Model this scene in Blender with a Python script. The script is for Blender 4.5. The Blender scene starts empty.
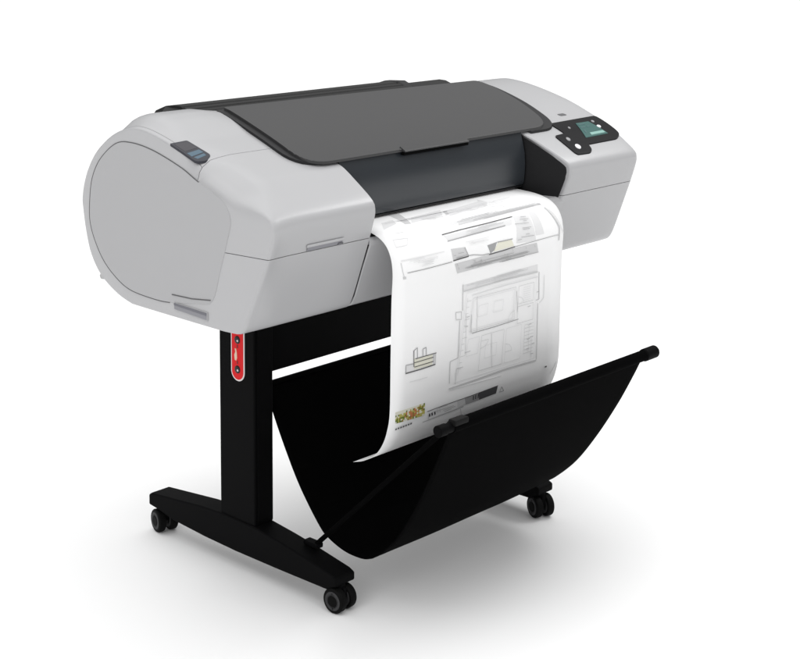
import bpy, bmesh, math, random
from mathutils import Vector, Matrix

scene = bpy.context.scene
COL = scene.collection
random.seed(4)

# ---------------------------------------------------------------- materials
def mat(name, color, rough=.5, spec=.5, metal=0., bump=0., bscale=400., emit=None, estr=0., var=0., coat=0.):
    m = bpy.data.materials.new(name); m.use_nodes = True
    nt = m.node_tree; b = nt.nodes['Principled BSDF']
    b.inputs['Base Color'].default_value = (*color, 1)
    b.inputs['Roughness'].default_value = rough
    b.inputs['Specular IOR Level'].default_value = spec
    b.inputs['Metallic'].default_value = metal
    if coat: b.inputs['Coat Weight'].default_value = coat; b.inputs['Coat Roughness'].default_value = .25
    tc = nt.nodes.new('ShaderNodeTexCoord')
    if var:
        n = nt.nodes.new('ShaderNodeTexNoise'); n.inputs['Scale'].default_value = 6; n.inputs['Detail'].default_value = 5
        r = nt.nodes.new('ShaderNodeMapRange'); r.inputs['To Min'].default_value = 1 - var; r.inputs['To Max'].default_value = 1 + var
        x = nt.nodes.new('ShaderNodeVectorMath'); x.operation = 'SCALE'; x.inputs[0].default_value = color
        nt.links.new(tc.outputs['Object'], n.inputs['Vector']); nt.links.new(n.outputs['Fac'], r.inputs['Value'])
        nt.links.new(r.outputs['Result'], x.inputs['Scale']); nt.links.new(x.outputs['Vector'], b.inputs['Base Color'])
    if bump:
        n = nt.nodes.new('ShaderNodeTexNoise'); n.inputs['Scale'].default_value = bscale; n.inputs['Detail'].default_value = 3
        q = nt.nodes.new('ShaderNodeBump'); q.inputs['Strength'].default_value = bump; q.inputs['Distance'].default_value = .0004
        nt.links.new(tc.outputs['Object'], n.inputs['Vector']); nt.links.new(n.outputs['Fac'], q.inputs['Height'])
        nt.links.new(q.outputs['Normal'], b.inputs['Normal'])
    if emit:
        b.inputs['Emission Color'].default_value = (*emit, 1); b.inputs['Emission Strength'].default_value = estr
    return m

M = {}
M['grey'] = mat('light_grey_plastic', (.418, .418, .427), .27, .50, bump=.12, bscale=900, var=.012)
M['grey_low'] = mat('grey_plastic_lower', (.41, .41, .413), .45, .3, bump=.12, bscale=900, var=.012)
M['panel'] = mat('grey_plastic_panel', (.398, .398, .406), .5, .2, bump=.15, bscale=900, var=.012)
M['seam'] = mat('seam_rubber', (.11, .11, .112), .7, .1)
M['lid'] = mat('charcoal_lid_plastic', (.040, .040, .041), .36, .30, bump=.15, bscale=1200, var=.03)
M['trim'] = mat('dark_trim_plastic', (.018, .018, .019), .5, .2)
M['door'] = mat('smoked_door_plastic', (.021, .025, .030), .28, .5)
M['inner'] = mat('black_inner_plastic', (.012, .012, .013), .6, .15)
M['cover'] = mat('black_roll_cover', (.013, .013, .013), .55, .2)
M['stand'] = mat('black_painted_steel', (.0035, .0035, .0038), .55, .03, bump=.25, bscale=1500)
M['fabric'] = mat('black_woven_fabric', (.0018, .0018, .0019), .9, .02, bump=.5, bscale=2500)
M['rubber'] = mat('black_rubber', (.004, .004, .004), .6, .06)
M['hub'] = mat('grey_nylon_hub', (.045, .045, .047), .5, .12)
M['clip'] = mat('dark_grey_clip', (.010, .010, .010), .5, .05)
M['gloss'] = mat('gloss_black_panel', (.005, .005, .006), .30, .07)
M['screen'] = mat('lcd_glass', (.04, .105, .097), .3, .12, emit=(.10, .30, .27), estr=.07)
M['screen_dark'] = mat('lcd_ink', (.04, .11, .11), .3, .3)
M['screen_pale'] = mat('lcd_pale', (.22, .40, .36), .3, .2, emit=(.3, .5, .46), estr=.1)
M['button'] = mat('white_button', (.78, .78, .8), .35, .4)
M['button_grey'] = mat('grey_button', (.28, .28, .29), .35, .4)
M['window'] = mat('ink_window_plastic', (.040, .041, .050), .35, .2)
M['window_blue'] = mat('ink_window_blue', (.07, .125, .17), .3, .3)
M['pit'] = mat('grip_painted_shade', (.25, .25, .27), .6, .2)  # darker grey that paints shade into the grips
M['red'] = mat('red_label', (.68, .018, .022), .5, .1)
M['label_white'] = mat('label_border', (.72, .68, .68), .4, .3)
M['screw'] = mat('dark_screw', (.02, .02, .022), .35, .4, metal=.6)
M['paper'] = mat('plotter_paper', (.92, .92, .922), .85, .1)
for n, c in dict(pale=(.76, .76, .765), light=(.62, .62, .625), mid=(.36, .36, .365), dark=(.11, .11, .11), char=(.085, .085, .09),
                 black=(.02, .02, .025), cream=(.78, .77, .66), lime=(.50, .46, .13), green=(.16, .22, .05),
                 orange=(.55, .20, .09), ochre=(.30, .20, .06)).items():
    M['ink_' + n] = mat('ink_' + n, c, .85, .1)
M['floor'] = mat('white_studio_floor', (.90, .90, .90), 1., 0.)

# ---------------------------------------------------------------- helpers
def obj(name, bm, m, parent=None, angle=42, wn=True):
    bmesh.ops.recalc_face_normals(bm, faces=bm.faces)
    me = bpy.data.meshes.new(name); bm.to_mesh(me); bm.free()
    for k in (m if isinstance(m, (list, tuple)) else [m]): me.materials.append(k)
    me.shade_smooth(); me.set_sharp_from_angle(angle=math.radians(angle))
    o = bpy.data.objects.new(name, me); COL.objects.link(o)
    if parent: o.parent = parent
    if wn:
        w = o.modifiers.new('weighted_normals', 'WEIGHTED_NORMAL'); w.keep_sharp = True
    return o

def bev(bm, w, seg=3, ang=28):
    es = [e for e in bm.edges if len(e.link_faces) == 2 and e.calc_face_angle(0) > math.radians(ang)]
    if es and w: bmesh.ops.bevel(bm, geom=es, offset=w, segments=seg, profile=.5, affect='EDGES', clamp_overlap=True)
    return bm

def prism(poly, x0, x1, w=.002, seg=3, bm=None, ang=28):
    b = bmesh.new()
    A = [b.verts.new((x0, y, z)) for y, z in poly]; B = [b.verts.new((x1, y, z)) for y, z in poly]
    n = len(poly)
    b.faces.new(A); b.faces.new(B[::-1])
    for i in range(n): b.faces.new((A[i], A[(i+1) % n], B[(i+1) % n], B[i]))
    bmesh.ops.recalc_face_normals(b, faces=b.faces)
    bev(b, w, seg, ang)
    return merge(bm, b)

def merge(bm, b):
    if bm is None: return b
    me = bpy.data.meshes.new('tmp'); b.to_mesh(me); b.free(); bm.from_mesh(me); bpy.data.meshes.remove(me); return bm

def box(x0, x1, y0, y1, z0, z1, w=.002, seg=2, bm=None):
    return prism([(y0, z0), (y1, z0), (y1, z1), (y0, z1)], x0, x1, w, seg, bm)

def tube(pts, r, n=16, bm=None, caps=True):
    b = bmesh.new(); pts = [Vector(q) for q in pts]; rings = []
    rs = r if isinstance(r, (list, tuple)) else [r] * len(pts)
    ref = Vector((0, 0, 1))
    if abs((pts[-1] - pts[0]).normalized().dot(ref)) > .9: ref = Vector((1, 0, 0))
    for i, q in enumerate(pts):
        t = (pts[min(i+1, len(pts)-1)] - pts[max(i-1, 0)]).normalized()
        u = t.cross(ref).normalized(); v = t.cross(u)
        rings.append([b.verts.new(q + rs[i] * (math.cos(a) * u + math.sin(a) * v)) for a in [2*math.pi*k/n for k in range(n)]])
    for A, B in zip(rings, rings[1:]):
        for k in range(n): b.faces.new((A[k], A[(k+1) % n], B[(k+1) % n], B[k]))
    if caps: b.faces.new(rings[0]); b.faces.new(rings[-1][::-1])
    bmesh.ops.recalc_face_normals(b, faces=b.faces)
    return merge(bm, b)

def lathe_x(prof, cx, cy, cz, n=40, bm=None):
    """profile of (x, r) turned round an axis parallel to x"""
    return tube([(cx + x, cy, cz) for x, r in prof], [r for x, r in prof], n, bm)

def sm(t):
    t = max(0., min(1., t)); return t * t * (3 - 2 * t)

def catmull(keys, n=8, closed=True):
    out = []; L = len(keys)
    for i in range(L if closed else L - 1):
        g = (lambda k: keys[k % L]) if closed else (lambda k: keys[max(0, min(L-1, k))])
        p0, p1, p2, p3 = g(i-1), g(i), g(i+1), g(i+2)
        for k in range(n):
            t = k / n
            out.append(tuple(.5*((2*p1[j])+(-p0[j]+p2[j])*t+(2*p0[j]-5*p1[j]+4*p2[j]-p3[j])*t*t+(-p0[j]+3*p1[j]-3*p2[j]+p3[j])*t**3) for j in range(len(p1))))
    if not closed: out.append(keys[-1])
    return out

# ---------------------------------------------------------------- side profiles of the printer (y, z)
BIG = [(-.222, .5298), (-.235, .5305), (-.246, .5355), (-.256, .552), (-.276, .606), (-.2955, .661), (-.3055, .694), (-.3065, .707), (-.3035, .7165), (-.293, .7260), (-.281, .7345),
       (-.264, .7460), (-.232, .766), (-.183, .788), (-.132, .807), (-.068, .824), (-.015, .834), (.03, .836), (.07, .826),
       (.105, .803), (.135, .773), (.157, .735), (.167, .695), (.163, .65), (.15, .605), (.125, .57), (.085, .543), (.045, .5315), (.025, .5298), (-.1, .5295)]
SMALL = [(-.220, .5298), (-.233, .5305), (-.2435, .535), (-.252, .552), (-.274, .605), (-.2965, .657), (-.309, .692), (-.3095, .706), (-.301, .7195),
         (-.270, .737), (-.232, .752), (-.183, .772), (-.141, .789), (-.079, .812), (-.028, .825), (.006, .829), (.031, .826), (.068, .814),
         (.101, .794), (.130, .768), (.153, .733), (.165, .695), (.163, .668), (.156, .633), (.143, .597), (.116, .565), (.074, .542), (.035, .5310), (.015, .5298), (-.1, .5295)]
DPAN = [(.140, .692), (.141, .658), (.130, .628), (.106, .595), (.073, .571), (.032, .555), (-.03, .551), (-.074, .553), (-.14, .563), (-.179, .574),
        (-.199, .625), (-.216, .675), (-.2245, .703), (-.220, .722), (-.200, .7405), (-.145, .761), (-.104, .778), (-.033, .797), (.025, .803), (.066, .796), (.109, .765), (.132, .730)]
CEN = (-.06, .675); NP = 240

def polar(poly, n=NP):
    d = [(math.atan2(z - CEN[1], y - CEN[0]), math.hypot(y - CEN[0], z - CEN[1])) for y, z in catmull(poly, 10)]
    out = []
    pts = catmull(poly, 10)
    for k in range(n):
        a = 2 * math.pi * k / n; dx, dz = math.cos(a), math.sin(a); best = None
        for i in range(len(pts)):
            y1, z1 = pts[i][0] - CEN[0], pts[i][1] - CEN[1]; j = (i + 1) % len(pts)
            y2, z2 = pts[j][0] - CEN[0], pts[j][1] - CEN[1]
            ey, ez = y2 - y1, z2 - z1; det = dx * (-ez) + dz * ey
            if abs(det) < 1e-14: continue
            t = (y1 * (-ez) + z1 * ey) / det; w = (dx * z1 - dz * y1) / det
            if t > 0 and -1e-6 <= w <= 1 + 1e-6: best = t if best is None else max(best, t)
        out.append((CEN[0] + best * dx, CEN[1] + best * dz))
    return out
PB, PS, PD = polar(BIG), polar(SMALL), polar(DPAN)
def flat(y, z):
    if z > .74 and -.232 < y < .0:
        return (y, z + .7 * ((.766 + (y + .232) / .232 * (.8358 - .766)) - z))
    return (y, z)
PBL = [flat(y, z) for y, z in PB]                # the left half of the top is flatter than the right end

def shrink(P, d):
    n = len(P); out = []
    for i in range(n):
        ty, tz = P[(i+1) % n][0] - P[i-1][0], P[(i+1) % n][1] - P[i-1][1]; L = math.hypot(ty, tz)
        out.append((P[i][0] - tz / L * d, P[i][1] + ty / L * d))
    return out

def prof_left(x):
    t = sm(x / .062); k = .010 * sm((x - .012) / .03) * (1 - sm((x - .13) / .06))
    out = []
    for (y1, z1), (y2, z2) in zip(PS, PBL):
        y, z = y1 + t * (y2 - y1), z1 + t * (z2 - z1)
        if z > .7: z += k * sm((y + .09) / .07) * (1 - sm((y - .06) / .04))
        out.append((y, z))
    return out

def top_z(P, y):
    best = None
    for (y1, z1), (y2, z2) in zip(P, P[1:] + P[:1]):
        if min(y1, y2) <= y <= max(y1, y2) and abs(y1 - y2) > 1e-9:
            z = z1 + (y - y1) / (y2 - y1) * (z2 - z1); best = z if best is None else max(best, z)
    return best if best is not None else .7
_cache = {}
def surf(x, y):
    if x >= .21: return top_z(PB, y)
    k = round(x, 3)
    if k not in _cache: _cache[k] = prof_left(k)
    return top_z(_cache[k], y)

def loft(secs, cap0=True, cap1=True):
    b = bmesh.new()
    R = [[b.verts.new(v) for v in s] for s in secs]; n = len(secs[0])
    for A, B in zip(R, R[1:]):
        for k in range(n): b.faces.new((A[k], A[(k+1) % n], B[(k+1) % n], B[k]))
    if cap0: b.faces.new(R[0])
    if cap1: b.faces.new(R[-1][::-1])
    bmesh.ops.recalc_face_normals(b, faces=b.faces)
    return b

def cut(bm, co, no):
    """the part of bm on the side the normal points away from, closed with a cap"""
    c = bm.copy()
    bmesh.ops.bisect_plane(c, geom=c.verts[:] + c.edges[:] + c.faces[:], dist=1e-6, plane_co=co, plane_no=no, clear_outer=True)
    es = [e for e in c.edges if e.is_boundary]
    if es: bmesh.ops.holes_fill(c, edges=es, sides=0)
    bmesh.ops.recalc_face_normals(c, faces=c.faces)
    return c

def sheet(outline, h, thick, zf=surf, step=.008, bm=None, edge=.0015):
    """a plate of the given (x, y) outline laid h above the printer's top surface"""
    b = bmesh.new()
    f = b.faces.new([b.verts.new((x, y, 0)) for x, y in outline])
    ys = [q[1] for q in outline]; y = min(ys) + step
    while y < max(ys):
        bmesh.ops.bisect_plane(b, geom=b.verts[:] + b.edges[:] + b.faces[:], dist=1e-6, plane_co=(0, y, 0), plane_no=(0, 1, 0)); y += step
    bmesh.ops.recalc_face_normals(b, faces=b.faces)
    if b.faces[0].normal.z < 0: bmesh.ops.reverse_faces(b, faces=b.faces)
    top = b.faces[:]
    r = bmesh.ops.extrude_face_region(b, geom=top)
    up = set(v for v in r['geom'] if isinstance(v, bmesh.types.BMVert))
    for v in b.verts: v.co.z = zf(v.co.x, v.co.y) + h - (0 if v in up else thick)
    dead = [q for q in top if q.is_valid]
    if edge:
        es = [e for e in b.edges if e.is_valid and all(v in up for v in e.verts) and len(e.link_faces) == 2 and e.calc_face_angle(0) > 1.0]
        bmesh.ops.bevel(b, geom=es, offset=edge, segments=2, profile=.5, affect='EDGES', clamp_overlap=True)
    return merge(bm, b)

def rounded(poly, radii, n=7):
    out = []; L = len(poly)
    rr = radii if isinstance(radii, (list, tuple)) else [radii] * L
    for i in range(L):
        p = Vector(poly[i]); a = Vector(poly[i-1]) - p; c = Vector(poly[(i+1) % L]) - p; r = rr[i]
        if r <= 0: out.append(tuple(p)); continue
        r = min(r, a.length * .49, c.length * .49)
        s, e = p + a.normalized() * r, p + c.normalized() * r
        for k in range(n + 1):
            t = k / n; out.append(tuple((1-t)**2 * s + 2*t*(1-t) * p + t*t * e))
    return out

def tag(o, label=None, cat=None, group=None, kind=None):
    if label: o['label'] = label
    if cat: o['category'] = cat
    if group: o['group'] = group
    if kind: o['kind'] = kind
    return o

# ---------------------------------------------------------------- the printer
printer = bpy.data.objects.new('large_format_printer', None); COL.objects.link(printer)
printer.location = (0, 0, 0)
tag(printer, 'wide light grey plotter with charcoal lid on a black wheeled stand with fabric bin', 'printer')

# left unit -----------------------------------------------------
def fx(y, z): return .011 * sm((-.195 - y) / .09) if z < .8 else 0.
secs = [[(0.0005, y, z) for y, z in PD]]
S1, S2 = shrink(PS, .0035), PS
def tf(y, z): return sm((-.10 - y) / .08) * sm((z - .700) / .035) * sm((y + .306) / .07)
def ring_of(std_x, std, k, alt_x):
    out = []
    for (y, z), (dy, dz), (sy, sz) in zip(std, PD, PS):
        w = tf(sy, sz); ay, az = dy + k * (sy - dy), dz + k * (sz - dz)
        out.append(((1 - w) * (std_x + fx(y, z)) + w * alt_x, y + w * (ay - y), z + w * (az - z)))
    return out
secs.append(ring_of(.0008, S1, .38, .0065))
secs.append(ring_of(.0022, shrink(PS, .001), .68, .0150))
secs.append(ring_of(.0050, S2, .88, .0250))
for x, ax in ((.014, .037), (.020, .048), (.028, .058), (.036, .067), (.046, .075), (.056, .083), (.07, .092), (.1, .113), (.13, .138), (.16, .164), (.2, .201), (.2335, .2335)):
    A_, B_ = prof_left(x), prof_left(ax); row = []
    for (y, z), (y2, z2), (sy, sz) in zip(A_, B_, PS):
        w = tf(sy, sz); f_ = fx(sy, sz) * (1 - w) * (1 - sm((x - .005) / .03))
        row.append((x + w * (ax - x) + f_, y + w * (y2 - y), z + w * (z2 - z)))
    secs.append(row)
secs.append([(.2360, y, z) for y, z in shrink(PBL, .0025)])
LU = loft(secs)
G = .00055
fro = cut(LU, (0, -.145, 0), (0, 1, 0))
low = cut(fro, (0, 0, .657 - G), (0, 0, 1))
fro2 = cut(fro, (0, 0, .657 + G), (0, 0, -1))
front = cut(fro2, (0, -.145 - 2 * G, 0), (0, 1, 0)); fro2.free()
rear = cut(LU, (0, -.145, 0), (0, -1, 0))
ring = cut(rear, (.0105 - G, 0, 0), (1, 0, 0))
topc = cut(rear, (.0105 + G, 0, 0), (-1, 0, 0))
lower_housing = obj('ink_drawer', low, M['grey'], printer)
ink_cover = obj('ink_cover', front, M['grey'], printer)
end_ring = obj('end_trim_ring', ring, M['grey'], printer)
top_cover = obj('top_cover', topc, M['grey'], printer)
LU.free(); fro.free(); rear.free()

# the flat side panel on the left end, with its seam line and grip
pan = loft([[(-.0005, y, z) for y, z in shrink(PD, .0010)], [(.0002, y, z) for y, z in shrink(PD, .0001)], [(.003, y, z) for y, z in PD]])
side_panel = obj('side_panel', pan, M['panel'], printer)
a0, a1 = None, None
line = [(y, z) for y, z in PD]
seamline = []
for k in range(NP):
    y, z = line[k]
    seamline.append((k, y, z))
start = min(range(NP), key=lambda k: math.hypot(line[k][0] + .148, line[k][1] - .760))
end = min(range(NP), key=lambda k: math.hypot(line[k][0] + .075, line[k][1] - .553))
pts = []; k = start
while True:
    pts.append((-.0001, line[k][0], line[k][1]))
    if k == end: break
    k = (k + 1) % NP
    if len(pts) > NP: break
if min(q[1] for q in pts) < -.19:
    pts = []; k = start
    while k != end: pts.append((-.0001, line[k][0], line[k][1])); k = (k - 1) % NP
sb = tube(pts, .0008, 6)
tube([(-.0009, -.080, .5675), (-.0009, -.13, .5695), (-.0009, -.176, .5755)], .0009, 6, sb)
obj('panel_seam', sb, M['seam'], side_panel)
gb = prism([(-.085, .5435), (-.085, .556), (-.1685, .5545), (-.1685, .5405)], -.0016, .0026, .0008, 2)
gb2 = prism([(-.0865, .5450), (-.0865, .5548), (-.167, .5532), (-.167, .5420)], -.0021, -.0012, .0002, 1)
# grip: a raised frame; the pocket's shade is put into darker plate colours
grip = obj('grip_recess', gb, M['panel'], printer)
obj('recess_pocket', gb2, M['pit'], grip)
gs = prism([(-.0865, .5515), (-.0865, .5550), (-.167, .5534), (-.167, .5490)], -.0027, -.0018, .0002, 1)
obj('recess_top_shade', gs, mat('recess_painted_shade', (.16, .16, .18), .6, .2), grip)  # dark strip painted as shade along the pocket's top edge
# small rear knob under the end
obj('rear_stop', prism([(.112, .557), (.123, .556), (.127, .562), (.119, .570)], .006, .02, .002), M['grey_low'], printer)

# ink window on the top beside the left end
wq = [((-0.0005, -0.0799)), ((0.0332, -0.0806)), ((0.0366, -0.1357)), ((0.0210, -0.1446)), ((0.0029, -0.1397))]
win = obj('ink_window', sheet(rounded(wq, [.001, .004, .006, .004, .006]), .0012, .004, step=.004, edge=.0006), M['window'], printer)
def lerp2(a, b, t): return (a[0] + (b[0]-a[0])*t, a[1] + (b[1]-a[1])*t)
def inq(u, v):     # u across, v from rear to front
    return lerp2(lerp2(wq[0], wq[1], u), lerp2(wq[4], wq[2], u), v)
obj('ink_level_strip', sheet([inq(.10, .60), inq(.85, .60), inq(.85, .78), inq(.10, .78)], .0018, .002, step=.004, edge=0), M['window_blue'], win)
obj('ink_level_strip', sheet([inq(.15, .83), inq(.80, .83), inq(.78, .94), inq(.22, .94)], .0018, .002, step=.004, edge=0), M['window_blue'], win)
obj('window_rim', sheet([inq(.12, .08), inq(.9, .08), inq(.88, .50), inq(.12, .5)], .0017, .002, step=.004, edge=0), mat('window_inner', (.060, .058, .066), .4, .2), win)

# finger grip along the lower edge of the ink cover
gp = [(-.2945, .6600), (-.2975, .6665), (-.2985, .6662), (-.2962, .6595)]
hb = prism([(-.2950, .6580), (-.2980, .6655), (-.2993, .6653), (-.2963, .6578)], .092, .168, .0004, 1)
obj('finger_grip', hb, M['pit'], ink_cover)
obj('grip_lip', prism([(-.2972, .6645), (-.2985, .6690), (-.3006, .6688), (-.2996, .6642)], .090, .170, .0006, 2), M['grey'], ink_cover)
obj('latch_mark', prism([(-.2950, .6577), (-.2962, .6615), (-.2997, .6612), (-.2985, .6575)], .158, .169, .0005, 1), mat('latch_plastic', (.13, .13, .14), .5, .3), ink_cover)

# drawer seam and centre housing -------------------------------
ch = prism([(-.20, .53)] + [(y, z - .006) for y, z in shrink(PB, .004) if (z > .6 and y > -.2) or (z <= .6 and y > -.2)][::1], .2363, .722, 0) if False else None
poly = [(-.198, .536), (.03, .534), (.08, .548), (.12, .575), (.145, .61), (.157, .65), (.161, .695), (.151, .733), (.13, .77), (.10, .798), (.066, .820), (.03, .829), (-.015, .828), (-.068, .818), (-.132, .80), (-.183, .781), (-.198, .775)]
obj('centre_housing', prism(poly, .2368, .7215, .002), M['grey_low'], printer)
fp = [(-.2385, .532), (-.2485, .537), (-.257, .553), (-.276, .606), (-.2905, .643), (-.2895, .650), (-.2835, .6545), (-.2, .658), (-.2, .533)]
front_panel = obj('front_panel', prism(fp, .2385, .7640, .002), M['grey'], printer)
obj('drawer_gap', prism([(-.2370, .536), (-.247, .540), (-.255, .553), (-.274, .606), (-.2885, .644), (-.26, .648), (-.2, .65), (-.2, .536)], .2362, .2383, 0), M['inner'], front_panel)
obj('output_platen', prism([(-.2835, .6548), (-.276, .6583), (-.2, .6622), (-.09, .666), (-.09, .658), (-.2, .6585)], .2390, .7200, .001), M['inner'], printer)

# smoked door under the lid
dp = [(-.2190, .7745), (-.2255, .755), (-.2300, .735), (-.2315, .715), (-.2312, .698), (-.2300, .684), (-.2280, .6755), (-.2235, .6722), (-.1985, .6722), (-.1985, .7745)]
door = obj('front_door', prism(dp, .2375, .7165, .001, ang=50), M['door'], printer)
obj('door_lower_lip', prism([(-.2275, .6730), (-.2265, .6708), (-.1990, .6702), (-.1990, .6718), (-.2235, .6718)], .2380, .7160, .0006), M['trim'], door)

# lid and its dark surround
lid_out = rounded([(.186, .012), (.162, -.2250), (.799, -.2250), (.832, -.06), (.838, -.006)], [.008, .05, .040, 0, .012])
trim_out = rounded([(.172, .016), (.148, -.2165), (.732, -.2165), (.738, -.2275), (.826, -.2275), (.847, -.06), (.850, .002)], [.010, .055, 0, .002, .045, 0, .014])
def lid_surf(x, y):
    t = sm((x - .25) / .42)
    return (1 - t) * top_z(PBL, y) + t * top_z(PB, y) + .0015
trim = obj('lid_surround', sheet(trim_out, .0035, .010, lid_surf, .008, edge=.002), M['trim'], printer)
lid = obj('lid', sheet(lid_out, .0078, .0050, lid_surf, .008, edge=.0016), M['lid'], printer)
hx0, hx1 = 0.3841, 0.5524
obj('lid_handle', prism([(-.2250 + .006, .7822), (-.2250 - .0010, .7788), (-.2250 - .0068, .7755), (-.2250 - .0078, .7738), (-.2250 - .0068, .7728), (-.2250 + .006, .7745)], hx0, hx1, .0005), M['lid'], lid)
obj('handle_painted_shade', prism([(-.2250 + .002, .7725), (-.2250 - .0055, .7722), (-.2250 - .0050, .7672), (-.2250 + .002, .7672)], hx0 - .0005, hx1 + .0005, .0005), mat('handle_shade_black', (.003, .003, .003), .7, .02), lid)  # solid black bar: the shade under the handle, painted in

# right unit ----------------------------------------------------
def flare(x, y): return x + (max(0., -.225 - y) * .46 if y < -.225 else 0.)
secs = [[(flare(.7205, y), y, z) for y, z in shrink(PB, .0035)], [(flare(.7215, y), y, z) for y, z in shrink(PB, .001)], [(flare(.7245, y), y, z) for y, z in PB]]
for x in (.79, .85, .91, .95): secs.append([(x + (max(0, -.225 - y) * .46) * (1 - (x - .7245) / .2255) , y, z) for y, z in PB])
for k in range(1, 8):
    a = k / 7 * math.pi / 2
    secs.append([(.967 + .020 * math.sin(a), y, z) for y, z in shrink(PB, .016 * (1 - math.cos(a)))])
RU = loft(secs)
rlow = cut(RU, (0, 0, .657 - G), (0, 0, 1)); rupp = cut(RU, (0, 0, .657 + G), (0, 0, -1)); RU.free()
right_lower = obj('right_lower_housing', rlow, M['grey'], printer)
right_upper = obj('control_housing', rupp, M['grey'], printer)
# dark inner cheek
ib = bmesh.new()
inset = [q for q in shrink(PB, .0075)]
R = []
for (y, z) in inset:
    if y > -.18: y = -.18 + (y + .18) * .2
    R.append((y, z))
strip = [q for q in inset if q[0] < -.16 and .55 < q[1]]
strip.sort(key=lambda q: q[1])
A = [ib.verts.new((flare(.7190, y), y, z)) for y, z in strip]; n_in = 10
for (y, z) in (): pass
cols = [A]
for k in range(1, n_in + 1):
    t = k / n_in
    cols.append([ib.verts.new((flare(.7190, y + t * (-.13 - y)), y + t * (-.13 - y), z if z < .77 else z)) for y, z in strip])
for P, Q in zip(cols, cols[1:]):
    for i in range(len(P) - 1): ib.faces.new((P[i], P[i+1], Q[i+1], Q[i]))
g = bmesh.ops.extrude_face_region(ib, geom=ib.faces[:])
bmesh.ops.translate(ib, verts=[v for v in g['geom'] if isinstance(v, bmesh.types.BMVert)], vec=(.003, 0, 0))
obj('inner_cheek', ib, M['inner'], printer)

# control panel on the right unit
cp = [(0.8163, -0.2104), (0.9696, -0.2078), (0.9784, -0.2628), (0.9530, -0.2735), (0.8569, -0.2742), (0.8526, -0.2858), (0.8393, -0.2922), (0.7973, -0.2911), (0.7885, -0.2441), (0.8225, -0.2423)]
panel = obj('control_panel', sheet(rounded(cp, [.003, .008, .010, .008, .003, .004, .006, .008, .006, .003]), .0022, .005, step=.004, edge=.0008), M['gloss'], printer)
sp = [(0.8846, -0.2225), (0.9256, -0.2225), (0.9425, -0.2591), (0.8678, -0.2602)]
scr = obj('screen', sheet(sp, .0030, .002, step=.004, edge=.0003), M['screen'], panel)
# what the small display shows: a few rows and one picked line
def sq(u, v): return lerp2(lerp2(sp[0], sp[1], u), lerp2(sp[3], sp[2], u), v)
sb = None
for (u0, u1, v0, v1) in ((.08, .5, .12, .2), (.08, .34, .34, .42), (.45, .6, .34, .42), (.12, .2, .55, .75)):
    sb = sheet([sq(u0, v0), sq(u1, v0), sq(u1, v1), sq(u0, v1)], .0036, .001, step=.004, edge=0, bm=sb)
obj('screen_text', sb, M['screen_dark'], panel)
obj('screen_bar', sheet([sq(.30, .78), sq(.95, .78), sq(.95, .92), sq(.30, .92)], .0036, .001, step=.004, edge=0), M['screen_pale'], panel)
def ellipse(c, a, b, n=20): return [(c[0] + a * math.cos(2*math.pi*k/n), c[1] + b * math.sin(2*math.pi*k/n)) for k in range(n)]
for c, a, b_, m in [((0.8205, -0.2761), 0.007, 0.005, 'button'), ((0.8147, -0.2572), 0.005, 0.004, 'button_grey'), ((0.8514, -0.2318), 0.003, 0.0025, 'button_grey'), ((0.9385, -0.2246), 0.004, 0.003, 'button_grey'), ((0.9378, -0.2401), 0.0055, 0.0035, 'button')]:
    obj('button', sheet(ellipse(c, a, b_), .0036, .003, step=.003, edge=.0004), M[m], panel)
eb = sheet(rounded([((0.8877, -0.1869)[0]-.012, (0.8877, -0.1869)[1]+.0035), ((0.8877, -0.1869)[0]+.008, (0.8877, -0.1869)[1]+.0035), ((0.8877, -0.1869)[0]+.012, (0.8877, -0.1869)[1]-.0035), ((0.8877, -0.1869)[0]-.008, (0.8877, -0.1869)[1]-.0035)], .003), .0008, .002, step=.003, edge=.0003)
obj('emblem', eb, mat('emblem_grey', (.10, .10, .105), .4, .4), right_upper)

# roll cover along the rear
rc = [(.006, 0.8255), (.018, 0.8305), (.030, 0.8333), (.040, 0.8357), (.0415, 0.8337), (.0455, 0.8343), (.047, 0.8373), (.056, 0.8397), (.0575, 0.8377), (.0615, 0.8383), (.063, 0.8411), (.072, 0.8427), (.0735, 0.8409), (.0775, 0.8413), (.079, 0.8439),
      (.098, 0.8445), (.122, 0.8410), (.150, 0.8305), (.165, .815), (.172, .790), (.160, .786), (.12, .80), (.04, .80)]
cover = obj('roll_cover', prism(rc, .150, .694, .0003, 1), M['cover'], printer)
b = bmesh.new()
tip = [b.verts.new((.118, y, z)) for y, z in ((.085, .832), (.095, .832), (.1, .828), (.085, .826))]
base = [b.verts.new((.1497, y, z)) for y, z in ((.056, .8390), (.122, .8400), (.12, .80), (.050, .826))]
b.faces.new(tip); b.faces.new(base[::-1])
for k in range(4): b.faces.new((tip[k], tip[(k+1) % 4], base[(k+1) % 4], base[k]))
obj('cover_tip', b, M['cover'], cover)
obj('cover_end_cap', prism([(.052, .826), (.058, .839), (.078, .8465), (.118, .844), (.152, .833), (.168, .815), (.172, .79), (.12, .80)], .6945, .722, .006, 4), M['trim'], cover)
obj('rear_guide', prism([(.050, .822), (.056, .8335), (.072, .8385), (.088, .8390), (.14, .828), (.16, .80), (.12, .80)], .7225, .838, .0045, 4), M['cover'], printer)

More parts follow.
